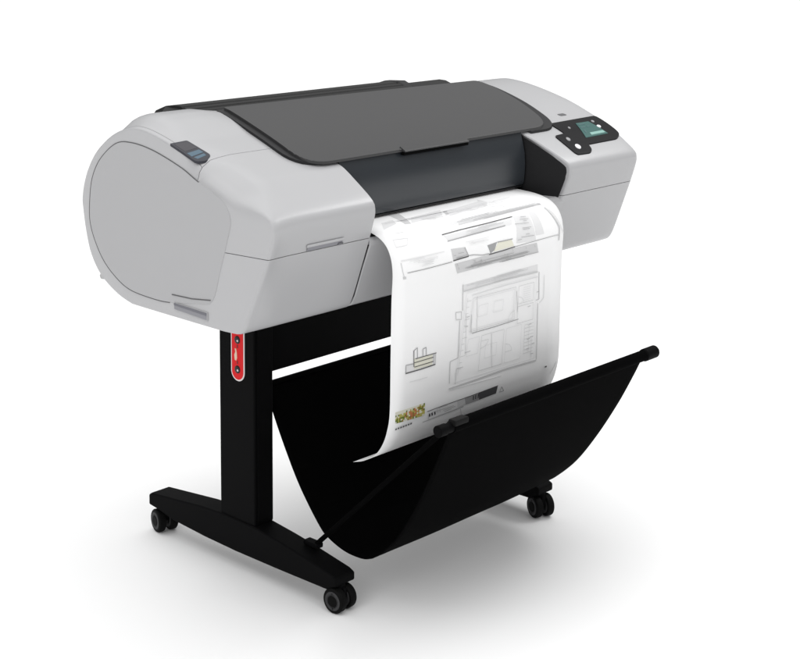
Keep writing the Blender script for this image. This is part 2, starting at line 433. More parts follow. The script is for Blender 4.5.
# ---------------------------------------------------------------- the stand
FX0, FX1 = .214, .260
def foot_bm(x0, x1):
    pr_ = [(.273, .050), (.273, .070), (.266, .0745), (.20, .082), (.12, .091), (.06, .095), (-.03, .094), (-.09, .088), (-.13, .083), (-.226, .068), (-.238, .063), (-.238, .049),
           (-.226, .044), (-.214, .0375), (-.17, .0365), (-.09, .0345), (.02, .033), (.11, .0345), (.20, .039), (.245, .047)]
    return prism(pr_, x0, x1, .003, 3)
DX = .7940 - .2370
def post_bm(dx):
    b = box(.2170 + dx, .2620 + dx, -.0300, .0640, .0925, .5340, .003, 3)
    return b
def wheel(parent, x):
    k = .0222 / .0262; WR = .0222
    b = lathe_x([(q * k * .92, r * k) for q, r in ((-.0095, .0150), (-.0095, .0235), (-.0080, .0252), (-.006, .0262), (.006, .0262), (.0080, .0252), (.0095, .0235), (.0095, .0150))], x, 0, WR)
    for sd in (-1, 1):
        n0 = len(b.faces)
        lathe_x([(sd * q * k * .92, r * k) for q, r in ((.0090, .0130), (.0102, .0142), (.0102, .0190), (.0088, .0200))], x, 0, WR, 40, b)
        b.faces.ensure_lookup_table()
        for f in b.faces[n0:]: f.material_index = 1
        n0 = len(b.faces)
        lathe_x([(sd * q * k * .92, r * k) for q, r in ((.0092, .0122), (.0112, .0110), (.0116, .0040))], x, 0, WR, 40, b)
        b.faces.ensure_lookup_table()
        for f in b.faces[n0:]: f.material_index = 0
    obj('wheel', b, [M['rubber'], M['hub']], parent, angle=35)
SWIVEL = {(0, 0): 4, (0, 1): -14, (1, 0): -22, (1, 1): 25}
for dx in (0, DX):
    foot = obj('foot', foot_bm(FX0 + dx, FX1 + dx), M['stand'], printer)
    post = obj('post', post_bm(dx), M['stand'], printer)
    obj('post_channel', box(.2235 + dx, .2560 + dx, -.0318, -.0302, .10, .53, .0006, 2), M['stand'], post)
    for k, cy in enumerate((-.229, .249)):
        fk = box(-.0048, .0048, -.013, .012, .022, .0440, .003, 2)
        tube([(0, 0, .040), (0, 0, .0500)], .009, 16, fk)
        tube([(-.020, 0, .0222), (.020, 0, .0222)], .004, 10, fk)
        cas = obj('caster', fk, M['stand'], printer)
        cas.location = (.2330 + dx, cy, 0); cas.rotation_euler = (0, 0, math.radians(SWIVEL[(1 if dx else 0, k)]))
        wheel(cas, -.0124); wheel(cas, .0124)
    st = tube([(.250 + dx * 1.0, -.145, .081), (.250 + dx, -.444, .367)],   .0046, 12)
    strut = obj('strut', st, M['fabric'], printer)
    obj('strut_bracket', box(.2420 + dx, .2585 + dx, -.162, -.128, .0835, .0925, .002, 2), M['stand'], strut)
obj('crossbar', box(.2625, .7735, -.012, .022, .362, .5335, .002, 2), M['stand'], printer)
rearrail = obj('rear_rail', tube([(.2625, .004, .331), (.7735, .004, .331)], .0085, 16), M['stand'], printer)

# fabric bin
FK = [(-.004, .334), (-.018, .296), (-.052, .233), (-.092, .170), (-.142, .112), (-.168, .096), (-.203, .0860), (-.238, .0850), (-.262, .0900), (-.285, .104),
      (-.328, .146), (-.368, .205), (-.405, .272), (-.433, .332), (-.450, .372)]
fpath = catmull(FK, 6, closed=False)
b = bmesh.new(); NX = 40; rows = []
for i in range(NX + 1):
    u = i / NX; x0f = .2690 + (.7640 - .2690) * u
    row = []
    for j, (y, z) in enumerate(fpath):
        t = j / (len(fpath) - 1)
        w = math.sin(math.pi * t); x = x0f + (.036 * u - .010 * (1 - u)) * sm((t - .62) / .38)
        wob = .0020 * w * (math.sin(7 * u + 3 * t) + .6 * math.sin(15 * u - 5 * t))
        row.append(b.verts.new((x, y + wob * .5, z - wob * .6 - .004 * w * math.sin(math.pi * u))))
    rows.append(row)
for P, Q in zip(rows, rows[1:]):
    for j in range(len(P) - 1): b.faces.new((P[j], P[j+1], Q[j+1], Q[j]))
fab = obj('fabric_bin', b, M['fabric'], printer, wn=False)
s = fab.modifiers.new('cloth_thickness', 'SOLIDIFY'); s.thickness = .002
rb = tube([(.2280, -.450, .3720), (.8330, -.450, .3720)], .0085, 20)
rail = obj('front_rail', rb, M['stand'], printer)
obj('rail_sleeve', tube([(.2600, -.450, .3720), (.7995, -.450, .3720)], .0103, 20), M['fabric'], rail)
for x0, x1 in ((.8000, .8390), (.2260, .2480)):
    cr = .0118 if x0 > .5 else .0096
    obj('rail_end_cap', lathe_x([(0, cr - .002), (.002, cr), (x1 - x0 - .003, cr), (x1 - x0, cr - .002)], x0, -.450, .3720, 24), M['stand'], rail)
obj('rail_clip', box(.2560, .2900, -.4625, -.446, .3750, .3855, .003, 2), M['clip'], rail)

# red capsule label on the left post
def capsule(y0, y1, z0, z1, n=14):
    r = (y1 - y0) / 2; c = (y0 + y1) / 2
    return [(c + r * math.cos(a), z0 + r + r * math.sin(a)) for a in [math.pi + math.pi * k / n for k in range(n + 1)]] + \
           [(c + r * math.cos(a), z1 - r + r * math.sin(a)) for a in [math.pi * k / n for k in range(n + 1)]]
leftpost = [o for o in printer.children if o.name.startswith('post')][0]
lab = obj('red_label', prism(capsule(-.0060, .0300, .3530, .4650), .2158, .2172, .0003, 1), M['label_white'], printer)
obj('label_face', prism(capsule(-.0032, .0272, .3558, .4622), .2152, .2160, .0002, 1), M['red'], lab)
for z in (.3745, .4285):
    sc_ = lathe_x([(0, .0075), (-.0012, .0068), (-.0020, .004)], .2154, .0118, z, 18)
    obj('label_screw', sc_, M['screw'], lab)
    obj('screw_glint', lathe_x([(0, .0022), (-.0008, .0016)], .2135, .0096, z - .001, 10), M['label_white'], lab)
fig = prism([(.0185, .391), (.0200, .400), (.0170, .406), (.0185, .412), (.0150, .412), (.0130, .404), (.0125, .395), (.0150, .390)], .2146, .2154, .0001, 1)
obj('label_figure', fig, mat('label_cream', (.75, .55, .42), .5, .3), lab)
for z in (.3875, .4165):
    obj('label_mark', prism([(.0135, z - .003), (.0100, z - .003), (.0100, z + .003), (.0135, z + .003)], .2147, .2154, .0001, 1), mat('label_dark_red', (.22, .006, .01), .5, .3), lab)

# ---------------------------------------------------------------- the printed sheet
PAPER_KEYS=[(-.09,.672),(-.16,.670),(-.22,.667),(-.27,.664),(-.303,.655),(-.323,.637),(-.332,.605),(-.330,.55),(-.329,.45),(-.328,.37),(-.322,.335),(-.312,.31),(-.296,.289),(-.27,.272),(-.245,.263)]
def smooth_path(keys, n=12):
    out=[]
    for i in range(len(keys)-1):
        p0=keys[max(i-1,0)];p1=keys[i];p2=keys[i+1];p3=keys[min(i+2,len(keys)-1)]
        for k in range(n):
            t=k/n
            out.append(tuple(.5*((2*p1[j])+(-p0[j]+p2[j])*t+(2*p0[j]-5*p1[j]+4*p2[j]-p3[j])*t*t+(-p0[j]+3*p1[j]-3*p2[j]+p3[j])*t**3) for j in (0,1)))
    out.append(keys[-1]); return out

PATH = smooth_path(PAPER_KEYS, 12)
ACC = [0.]
for a, c in zip(PATH, PATH[1:]): ACC.append(ACC[-1] + math.hypot(a[0] - c[0], a[1] - c[1]))
def paper_pt(x, s, h=0.):
    s = max(0., min(ACC[-1] - 1e-6, s)); k = 0
    lo, hi = 0, len(ACC) - 1
    while hi - lo > 1:
        m_ = (lo + hi) // 2
        if ACC[m_] <= s: lo = m_
        else: hi = m_
    t = (s - ACC[lo]) / (ACC[lo+1] - ACC[lo])
    y = PATH[lo][0] + t * (PATH[lo+1][0] - PATH[lo][0]); z = PATH[lo][1] + t * (PATH[lo+1][1] - PATH[lo][1])
    a, c = PATH[max(lo-1, 0)], PATH[min(lo+2, len(PATH)-1)]
    ty, tz = c[0] - a[0], c[1] - a[1]; L = math.hypot(ty, tz)
    return Vector((x, y + tz / L * h, z - ty / L * h))
PX0, PX1 = .2480, .7040
b = bmesh.new(); rows = []
for i in range(13):
    x = PX0 + (PX1 - PX0) * i / 12
    rows.append([b.verts.new(paper_pt(x, s)) for s in ACC[:-1]] + [b.verts.new((x, PATH[-1][0], PATH[-1][1]))])
for P, Q in zip(rows, rows[1:]):
    for j in range(len(P) - 1): b.faces.new((P[j], P[j+1], Q[j+1], Q[j]))
sheet_o = obj('printed_sheet', b, M['paper'], None, wn=False)
sm_ = sheet_o.modifiers.new('paper_thickness', 'SOLIDIFY'); sm_.thickness = .0003; sm_.offset = 0
tag(sheet_o, 'white printed drawing sheet hanging from the printer slot into the black fabric bin', 'paper')

DRAWING = [
    ('F', 'pale', 0, [(0.3019, 0.165), (0.3331, 0.1614), (0.3214, 0.181), (0.2782, 0.1936)]),  # grey fills near the slot mix print with painted door shade
    ('F', 'light', 0, [(0.3515, 0.1353), (0.3754, 0.1363), (0.3461, 0.1925), (0.3333, 0.1901)]),
    ('F', 'pale', 0, [(0.3724, 0.1681), (0.4541, 0.1611), (0.4309, 0.1875), (0.3484, 0.1904)]),
    ('F', 'light', 0, [(0.4509, 0.1697), (0.4887, 0.1686), (0.4651, 0.1891), (0.4389, 0.1891)]),
    ('F', 'pale', 0, [(0.459, 0.1718), (0.5641, 0.1574), (0.5587, 0.1808), (0.4431, 0.1935)]),
    ('F', 'pale', 0, [(0.571, 0.1459), (0.5716, 0.1701), (0.5526, 0.186), (0.5411, 0.1805)]),
    ('F', 'pale', 0, [(0.4218, 0.2131), (0.5325, 0.2071), (0.5234, 0.2154), (0.4185, 0.2206)]),
    ('F', 'light', 0, [(0.4387, 0.2173), (0.5851, 0.2129), (0.5767, 0.2207), (0.4343, 0.2241)]),
    ('F', 'light', 0, [(0.5851, 0.2129), (0.6702, 0.2127), (0.6694, 0.2177), (0.5767, 0.2207)]),
    ('L', 'dark', 0.0016, [(0.3817, 0.2346), (0.4286, 0.2331), (0.5073, 0.2322), (0.5728, 0.2304)]),
    ('F', 'pale', 0, [(0.384, 0.2372), (0.5684, 0.2346), (0.5618, 0.2447), (0.3895, 0.2455)]),
    ('L', 'mid', 0.0014, [(0.3886, 0.2474), (0.4548, 0.2458), (0.5443, 0.2435)]),
    ('F', 'pale', 0, [(0.5751, 0.2293), (0.6154, 0.2339), (0.6225, 0.2819), (0.5666, 0.279)]),
    ('F', 'pale', 0, [(0.6194, 0.2292), (0.6372, 0.2305), (0.6466, 0.2738), (0.6229, 0.2731)]),
    ('F', 'light', 0, [(0.3921, 0.2613), (0.4293, 0.2637), (0.434, 0.2792), (0.3961, 0.2813)]),
    ('L', 'dark', 0.002, [(0.396, 0.2819), (0.4361, 0.2804)]),
    ('L', 'mid', 0.0012, [(0.4271, 0.2641), (0.4361, 0.2804)]),
    ('L', 'mid', 0.0012, [(0.4361, 0.2795), (0.4489, 0.2802), (0.4728, 0.2847), (0.4903, 0.2847)]),
    ('F', 'mid', 0, [(0.4866, 0.2699), (0.5134, 0.2678), (0.5057, 0.2809), (0.4947, 0.2854)]),
    ('F', 'cream', 0, [(0.5154, 0.2696), (0.5536, 0.27), (0.5597, 0.2823), (0.5035, 0.2834)]),
    ('L', 'mid', 0.0014, [(0.5133, 0.2684), (0.556, 0.2692)]),
    ('L', 'dark', 0.0018, [(0.4904, 0.2864), (0.5259, 0.2856), (0.5621, 0.2841)]),
    ('L', 'mid', 0.001, [(0.5621, 0.2841), (0.6273, 0.2826), (0.6753, 0.2817)]),
    ('L', 'light', 0.0022, [(0.6753, 0.2817), (0.6924, 0.2822)]),
    ('L', 'light', 0.003, [(0.6695, 0.2267), (0.6932, 0.2688), (0.6907, 0.2926)]),
    ('L', 'pale', 0.0012, [(0.6628, 0.2108), (0.6853, 0.2433), (0.7048, 0.2826)]),
    ('F', 'light', 0, [(0.4004, 0.2877), (0.5125, 0.2863), (0.6251, 0.2868), (0.6319, 0.3059)]),
    ('F', 'light', 0, [(0.4004, 0.2877), (0.6319, 0.3059), (0.5187, 0.3049), (0.4083, 0.3061)]),
    ('L', 'mid', 0.0012, [(0.282, 0.2832), (0.3257, 0.284), (0.3935, 0.2832)]),
    ('L', 'pale', 0.0016, [(0.2686, 0.2615), (0.3227, 0.2627)]),
    ('L', 'light', 0.0014, [(0.2681, 0.2644), (0.2712, 0.2797), (0.275, 0.2895)]),
    ('F', 'light', 0, [(0.2714, 0.288), (0.2798, 0.2886), (0.2805, 0.293), (0.2728, 0.2924)]),
    ('L', 'pale', 0.0012, [(0.3227, 0.2627), (0.375, 0.2628)]),
    ('L', 'pale', 0.0014, [(0.2701, 0.2234), (0.3036, 0.2263), (0.2934, 0.2382), (0.2666, 0.238), (0.2701, 0.2234)]),
    ('L', 'pale', 0.001, [(0.2863, 0.2107), (0.3097, 0.2115)]),
    ('F', 'pale', 0, [(0.4248, 0.3296), (0.6316, 0.3277), (0.6324, 0.3408), (0.4274, 0.34)]),
    ('L', 'light', 0.0026, [(0.4274, 0.3406), (0.5303, 0.3398), (0.6324, 0.342)]),
    ('L', 'pale', 0.0018, [(0.4492, 0.3518), (0.5308, 0.3501), (0.6329, 0.3511)]),
    ('L', 'light', 0.0018, [(0.4248, 0.3282), (0.4255, 0.3739)]),
    ('L', 'light', 0.0022, [(0.6363, 0.3427), (0.6381, 0.3937)]),
    ('L', 'light', 0.0018, [(0.6351, 0.4007), (0.6351, 0.5056)]),
    ('L', 'pale', 0.0016, [(0.652, 0.3508), (0.6521, 0.3932), (0.6399, 0.4007)]),
    ('L', 'light', 0.0018, [(0.4184, 0.3901), (0.416, 0.4549), (0.3949, 0.4574), (0.3939, 0.4958)]),
    ('L', 'light', 0.0014, [(0.4073, 0.3738), (0.4222, 0.3755), (0.4226, 0.389), (0.4086, 0.3871), (0.4073, 0.3738)]),
    ('L', 'mid', 0.0013, [(0.4514, 0.4192), (0.5154, 0.4199), (0.5793, 0.4193)]),
    ('L', 'light', 0.0013, [(0.5725, 0.3666), (0.5769, 0.406)]),
    ('L', 'light', 0.0013, [(0.4491, 0.3856), (0.4492, 0.4187)]),
    ('L', 'pale', 0.0013, [(0.4637, 0.3559), (0.4644, 0.4189)]),
    ('L', 'pale', 0.0018, [(0.505, 0.4307), (0.507, 0.4923)]),
    ('L', 'pale', 0.0013, [(0.4352, 0.3814), (0.4352, 0.4533)]),
    ('L', 'light', 0.0013, [(0.433, 0.4499), (0.448, 0.4497)]),
    ('L', 'light', 0.0016, [(0.609, 0.4354), (0.6175, 0.4353)]),
    ('L', 'light', 0.0016, [(0.6052, 0.4016), (0.6137, 0.4014)]),
    ('L', 'light', 0.0016, [(0.6146, 0.4592), (0.6232, 0.4592)]),
    ('L', 'light', 0.0016, [(0.6052, 0.4618), (0.6138, 0.4618)]),
    ('L', 'light', 0.0016, [(0.6199, 0.473), (0.6285, 0.473)]),
    ('L', 'light', 0.0016, [(0.6035, 0.4796), (0.612, 0.4796)]),
    ('L', 'light', 0.0016, [(0.6159, 0.4913), (0.6245, 0.4914)]),
    ('L', 'light', 0.0016, [(0.6303, 0.3792), (0.6389, 0.379)]),
    ('L', 'light', 0.0016, [(0.6286, 0.394), (0.6372, 0.3938)]),
    ('L', 'light', 0.0016, [(0.4324, 0.4044), (0.4402, 0.4042)]),
    ('L', 'light', 0.0016, [(0.4362, 0.3879), (0.444, 0.3877)]),
    ('L', 'pale', 0.0012, [(0.6185, 0.4625), (0.6178, 0.4988)]),
    ('L', 'light', 0.003, [(0.3928, 0.5051), (0.467, 0.5049), (0.5465, 0.5041), (0.6344, 0.5072)]),
    ('L', 'light', 0.0013, [(0.4114, 0.4738), (0.4095, 0.5003)]),
    ('L', 'light', 0.0013, [(0.4113, 0.4733), (0.4293, 0.4741)]),
    ('L', 'pale', 0.0012, [(0.395, 0.5077), (0.5346, 0.5141)]),
    ('F', 'cream', 0, [(0.3045, 0.4332), (0.3504, 0.4346), (0.3496, 0.4526), (0.3048, 0.4512)]),
    ('F', 'light', 0, [(0.3512, 0.4347), (0.3592, 0.4344), (0.3584, 0.4528), (0.3516, 0.453)]),
    ('F', 'pale', 0, [(0.2839, 0.4392), (0.3022, 0.4409), (0.3024, 0.4532), (0.2841, 0.4525)]),
    ('L', 'dark', 0.0016, [(0.3029, 0.4183), (0.3035, 0.4466)]),
    ('L', 'mid', 0.0014, [(0.3029, 0.4187), (0.3114, 0.4152), (0.3118, 0.4322)]),
    ('L', 'mid', 0.0014, [(0.3254, 0.4329), (0.3253, 0.4202), (0.3332, 0.4192), (0.3338, 0.4327)]),
    ('L', 'dark', 0.0013, [(0.3069, 0.4332), (0.3592, 0.4342)]),
    ('L', 'dark', 0.0013, [(0.3046, 0.4395), (0.3518, 0.4401)]),
    ('L', 'dark', 0.0013, [(0.3047, 0.4469), (0.352, 0.4474)]),
    ('L', 'dark', 0.002, [(0.2829, 0.4531), (0.3196, 0.454), (0.3571, 0.4537)]),
    ('L', 'mid', 0.0012, [(0.2839, 0.4392), (0.3022, 0.4407)]),
    ('L', 'mid', 0.0012, [(0.2839, 0.4392), (0.2841, 0.4529)]),
    ('L', 'pale', 0.0013, [(0.2929, 0.4699), (0.3373, 0.4714)]),
    ('F', 'cream', 0, [(0.2607, 0.5145), (0.3331, 0.5154), (0.3368, 0.5388), (0.2642, 0.5356)]),
    ('F', 'green', 0, [(0.2613, 0.5203), (0.2646, 0.5203), (0.265, 0.5233), (0.2617, 0.5233)]),
    ('F', 'cream', 0, [(0.2617, 0.5232), (0.265, 0.5233), (0.2655, 0.5263), (0.2622, 0.5262)]),
    ('F', 'lime', 0, [(0.2622, 0.5262), (0.2655, 0.5263), (0.266, 0.5294), (0.2627, 0.5293)]),
    ('F', 'green', 0, [(0.2627, 0.5292), (0.266, 0.5293), (0.2667, 0.5325), (0.2634, 0.5324)]),
    ('F', 'cream', 0, [(0.2634, 0.5323), (0.2667, 0.5325), (0.2675, 0.5358), (0.2642, 0.5356)]),
    ('F', 'lime', 0, [(0.2649, 0.5233), (0.2682, 0.5234), (0.2687, 0.5264), (0.2654, 0.5263)]),
    ('F', 'green', 0, [(0.2654, 0.5263), (0.2687, 0.5264), (0.2693, 0.5295), (0.266, 0.5294)]),
    ('F', 'green', 0, [(0.266, 0.5293), (0.2692, 0.5295), (0.2699, 0.5327), (0.2666, 0.5325)]),
    ('F', 'green', 0, [(0.2666, 0.5325), (0.2699, 0.5326), (0.2707, 0.5359), (0.2674, 0.5358)]),
    ('F', 'green', 0, [(0.2678, 0.5204), (0.2711, 0.5205), (0.2715, 0.5235), (0.2682, 0.5234)]),
    ('F', 'cream', 0, [(0.2682, 0.5234), (0.2715, 0.5234), (0.2719, 0.5265), (0.2686, 0.5264)]),
    ('F', 'lime', 0, [(0.2686, 0.5264), (0.2719, 0.5265), (0.2725, 0.5296), (0.2692, 0.5295)]),
    ('F', 'lime', 0, [(0.2692, 0.5295), (0.2725, 0.5296), (0.2732, 0.5328), (0.2699, 0.5327)]),
    ('F', 'lime', 0, [(0.2699, 0.5326), (0.2732, 0.5327), (0.274, 0.536), (0.2707, 0.5359)]),
    ('F', 'lime', 0, [(0.271, 0.5205), (0.2743, 0.5205), (0.2747, 0.5236), (0.2714, 0.5235)]),
    ('F', 'lime', 0, [(0.2714, 0.5234), (0.2747, 0.5235), (0.2752, 0.5266), (0.2719, 0.5265)]),
    ('F', 'ochre', 0, [(0.2719, 0.5265), (0.2752, 0.5266), (0.2757, 0.5297), (0.2724, 0.5296)]),
    ('F', 'green', 0, [(0.2724, 0.5296), (0.2757, 0.5297), (0.2764, 0.5329), (0.2731, 0.5328)]),
    ('F', 'green', 0, [(0.2731, 0.5327), (0.2764, 0.5329), (0.2772, 0.5362), (0.2739, 0.536)]),
    ('F', 'lime', 0, [(0.2743, 0.5205), (0.2776, 0.5206), (0.278, 0.5237), (0.2746, 0.5236)]),
    ('F', 'lime', 0, [(0.2746, 0.5235), (0.2779, 0.5236), (0.2784, 0.5267), (0.2751, 0.5266)]),
    ('F', 'green', 0, [(0.2751, 0.5266), (0.2784, 0.5267), (0.279, 0.5299), (0.2757, 0.5297)]),
    ('F', 'cream', 0, [(0.2757, 0.5297), (0.279, 0.5298), (0.2797, 0.5331), (0.2763, 0.5329)]),
    ('F', 'green', 0, [(0.2763, 0.5329), (0.2797, 0.533), (0.2805, 0.5363), (0.2771, 0.5362)]),
    ('F', 'cream', 0, [(0.2775, 0.5206), (0.2808, 0.5207), (0.2812, 0.5238), (0.2779, 0.5237)]),
    ('F', 'lime', 0, [(0.2779, 0.5236), (0.2812, 0.5237), (0.2817, 0.5268), (0.2784, 0.5267)]),
    ('F', 'green', 0, [(0.2783, 0.5267), (0.2817, 0.5268), (0.2822, 0.53), (0.2789, 0.5298)]),
    ('F', 'lime', 0, [(0.2789, 0.5298), (0.2822, 0.5299), (0.2829, 0.5332), (0.2796, 0.533)]),
    ('F', 'ochre', 0, [(0.2796, 0.533), (0.2829, 0.5331), (0.2837, 0.5365), (0.2804, 0.5363)]),
    ('F', 'lime', 0, [(0.2807, 0.5207), (0.2841, 0.5207), (0.2845, 0.5238), (0.2811, 0.5237)]),
    ('F', 'lime', 0, [(0.2811, 0.5237), (0.2845, 0.5238), (0.2849, 0.5269), (0.2816, 0.5268)]),
    ('F', 'green', 0, [(0.2816, 0.5268), (0.2849, 0.5269), (0.2855, 0.5301), (0.2822, 0.53)]),
    ('F', 'green', 0, [(0.2822, 0.5299), (0.2855, 0.53), (0.2862, 0.5333), (0.2829, 0.5332)]),
    ('F', 'cream', 0, [(0.2828, 0.5331), (0.2862, 0.5332), (0.287, 0.5366), (0.2837, 0.5365)]),
    ('F', 'lime', 0, [(0.284, 0.5207), (0.2873, 0.5208), (0.2877, 0.5239), (0.2844, 0.5238)]),
    ('F', 'green', 0, [(0.2844, 0.5238), (0.2877, 0.5239), (0.2882, 0.527), (0.2849, 0.5269)]),
    ('F', 'orange', 0, [(0.2849, 0.5269), (0.2882, 0.527), (0.2888, 0.5302), (0.2854, 0.5301)]),
    ('F', 'cream', 0, [(0.2854, 0.53), (0.2888, 0.5301), (0.2895, 0.5334), (0.2861, 0.5333)]),
    ('F', 'cream', 0, [(0.2861, 0.5332), (0.2894, 0.5334), (0.2903, 0.5368), (0.2869, 0.5366)]),
    ('F', 'green', 0, [(0.2869, 0.5178), (0.2903, 0.5178), (0.2906, 0.5209), (0.2873, 0.5209)]),
    ('F', 'orange', 0, [(0.2873, 0.5208), (0.2906, 0.5209), (0.291, 0.524), (0.2877, 0.5239)]),
    ('F', 'orange', 0, [(0.2876, 0.5239), (0.291, 0.5239), (0.2915, 0.5271), (0.2881, 0.527)]),
    ('F', 'green', 0, [(0.2881, 0.527), (0.2915, 0.5271), (0.292, 0.5303), (0.2887, 0.5302)]),
    ('F', 'lime', 0, [(0.2887, 0.5301), (0.292, 0.5302), (0.2927, 0.5336), (0.2894, 0.5334)]),
    ('F', 'cream', 0, [(0.2894, 0.5334), (0.2927, 0.5335), (0.2936, 0.5369), (0.2902, 0.5368)]),
    ('F', 'cream', 0, [(0.2905, 0.5209), (0.2939, 0.5209), (0.2943, 0.5241), (0.2909, 0.524)]),
    ('F', 'cream', 0, [(0.2909, 0.5239), (0.2943, 0.524), (0.2947, 0.5272), (0.2914, 0.5271)]),
    ('F', 'lime', 0, [(0.2914, 0.5271), (0.2947, 0.5272), (0.2953, 0.5304), (0.292, 0.5303)]),
    ('F', 'lime', 0, [(0.292, 0.5302), (0.2953, 0.5303), (0.296, 0.5337), (0.2927, 0.5336)]),
    ('F', 'ochre', 0, [(0.2927, 0.5335), (0.296, 0.5336), (0.2969, 0.5371), (0.2935, 0.5369)]),
    ('F', 'orange', 0, [(0.2938, 0.5209), (0.2972, 0.521), (0.2975, 0.5242), (0.2942, 0.5241)]),
    ('F', 'lime', 0, [(0.2942, 0.524), (0.2975, 0.5241), (0.298, 0.5273), (0.2947, 0.5272)]),
    ('F', 'cream', 0, [(0.2947, 0.5271), (0.298, 0.5272), (0.2986, 0.5305), (0.2953, 0.5304)]),
    ('F', 'ochre', 0, [(0.2952, 0.5303), (0.2986, 0.5305), (0.2993, 0.5338), (0.296, 0.5337)]),
    ('F', 'lime', 0, [(0.2959, 0.5336), (0.2993, 0.5338), (0.3002, 0.5372), (0.2968, 0.5371)]),
    ('F', 'lime', 0, [(0.2968, 0.518), (0.3001, 0.518), (0.3004, 0.5211), (0.2971, 0.5211)]),
    ('F', 'orange', 0, [(0.2971, 0.521), (0.3004, 0.5211), (0.3008, 0.5243), (0.2975, 0.5242)]),
    ('F', 'orange', 0, [(0.2975, 0.5241), (0.3008, 0.5242), (0.3013, 0.5274), (0.298, 0.5273)]),
    ('F', 'orange', 0, [(0.2979, 0.5272), (0.3013, 0.5273), (0.3019, 0.5306), (0.2985, 0.5305)]),
    ('F', 'ochre', 0, [(0.2985, 0.5305), (0.3019, 0.5306), (0.3026, 0.534), (0.2992, 0.5338)]),
    ('F', 'orange', 0, [(0.2992, 0.5338), (0.3026, 0.5339), (0.3035, 0.5374), (0.3001, 0.5372)]),
    ('F', 'lime', 0, [(0.3004, 0.5211), (0.3037, 0.5212), (0.3041, 0.5243), (0.3008, 0.5242)]),
    ('F', 'orange', 0, [(0.3008, 0.5242), (0.3041, 0.5243), (0.3046, 0.5275), (0.3012, 0.5274)]),
    ('F', 'orange', 0, [(0.3012, 0.5273), (0.3046, 0.5274), (0.3052, 0.5308), (0.3018, 0.5306)]),
    ('F', 'orange', 0, [(0.3018, 0.5306), (0.3052, 0.5307), (0.3059, 0.5341), (0.3025, 0.5339)]),
    ('F', 'lime', 0, [(0.3025, 0.5339), (0.3059, 0.534), (0.3068, 0.5375), (0.3034, 0.5374)]),
    ('F', 'green', 0, [(0.3034, 0.5181), (0.3067, 0.5181), (0.307, 0.5213), (0.3037, 0.5212)]),
    ('F', 'lime', 0, [(0.3037, 0.5212), (0.307, 0.5212), (0.3074, 0.5244), (0.3041, 0.5243)]),
    ('F', 'ochre', 0, [(0.3041, 0.5243), (0.3074, 0.5244), (0.3079, 0.5276), (0.3045, 0.5275)]),
    ('F', 'ochre', 0, [(0.3045, 0.5274), (0.3079, 0.5275), (0.3085, 0.5309), (0.3051, 0.5308)]),
    ('F', 'ochre', 0, [(0.3051, 0.5307), (0.3085, 0.5308), (0.3092, 0.5342), (0.3058, 0.5341)]),
    ('F', 'green', 0, [(0.3058, 0.534), (0.3092, 0.5341), (0.3101, 0.5377), (0.3067, 0.5375)]),
    ('F', 'orange', 0, [(0.3067, 0.5181), (0.31, 0.5182), (0.3104, 0.5214), (0.307, 0.5213)]),
    ('F', 'orange', 0, [(0.307, 0.5212), (0.3103, 0.5213), (0.3107, 0.5245), (0.3074, 0.5244)]),
    ('F', 'lime', 0, [(0.3074, 0.5244), (0.3107, 0.5244), (0.3112, 0.5277), (0.3078, 0.5276)]),
    ('F', 'orange', 0, [(0.3078, 0.5275), (0.3112, 0.5276), (0.3118, 0.531), (0.3084, 0.5309)]),
    ('F', 'orange', 0, [(0.3084, 0.5308), (0.3118, 0.5309), (0.3125, 0.5343), (0.3092, 0.5342)]),
    ('F', 'cream', 0, [(0.3091, 0.5341), (0.3125, 0.5343), (0.3134, 0.5378), (0.31, 0.5377)]),
    ('F', 'cream', 0, [(0.31, 0.5182), (0.3133, 0.5182), (0.3137, 0.5214), (0.3103, 0.5214)]),
    ('F', 'orange', 0, [(0.3103, 0.5213), (0.3137, 0.5214), (0.3141, 0.5246), (0.3107, 0.5245)]),
    ('F', 'orange', 0, [(0.3107, 0.5244), (0.314, 0.5245), (0.3145, 0.5278), (0.3112, 0.5277)]),
    ('F', 'orange', 0, [(0.3111, 0.5276), (0.3145, 0.5277), (0.3151, 0.5311), (0.3117, 0.531)]),
    ('F', 'lime', 0, [(0.3117, 0.5309), (0.3151, 0.531), (0.3159, 0.5345), (0.3125, 0.5343)]),
    ('F', 'green', 0, [(0.3125, 0.5343), (0.3158, 0.5344), (0.3167, 0.538), (0.3133, 0.5378)]),
    ('F', 'lime', 0, [(0.3133, 0.5182), (0.3167, 0.5183), (0.317, 0.5215), (0.3136, 0.5214)]),
    ('F', 'cream', 0, [(0.3136, 0.5214), (0.317, 0.5214), (0.3174, 0.5247), (0.314, 0.5246)]),
    ('F', 'lime', 0, [(0.314, 0.5245), (0.3174, 0.5246), (0.3179, 0.5279), (0.3145, 0.5278)]),
    ('F', 'cream', 0, [(0.3145, 0.5277), (0.3178, 0.5278), (0.3185, 0.5312), (0.3151, 0.5311)]),
    ('F', 'lime', 0, [(0.3151, 0.531), (0.3184, 0.5311), (0.3192, 0.5346), (0.3158, 0.5345)]),
    ('F', 'lime', 0, [(0.3158, 0.5344), (0.3192, 0.5345), (0.3201, 0.5381), (0.3167, 0.538)]),
    ('F', 'ochre', 0, [(0.3166, 0.5183), (0.32, 0.5184), (0.3203, 0.5216), (0.3169, 0.5215)]),
    ('F', 'ochre', 0, [(0.3169, 0.5214), (0.3203, 0.5215), (0.3207, 0.5248), (0.3173, 0.5247)]),
    ('F', 'orange', 0, [(0.3173, 0.5246), (0.3207, 0.5247), (0.3212, 0.528), (0.3178, 0.5279)]),
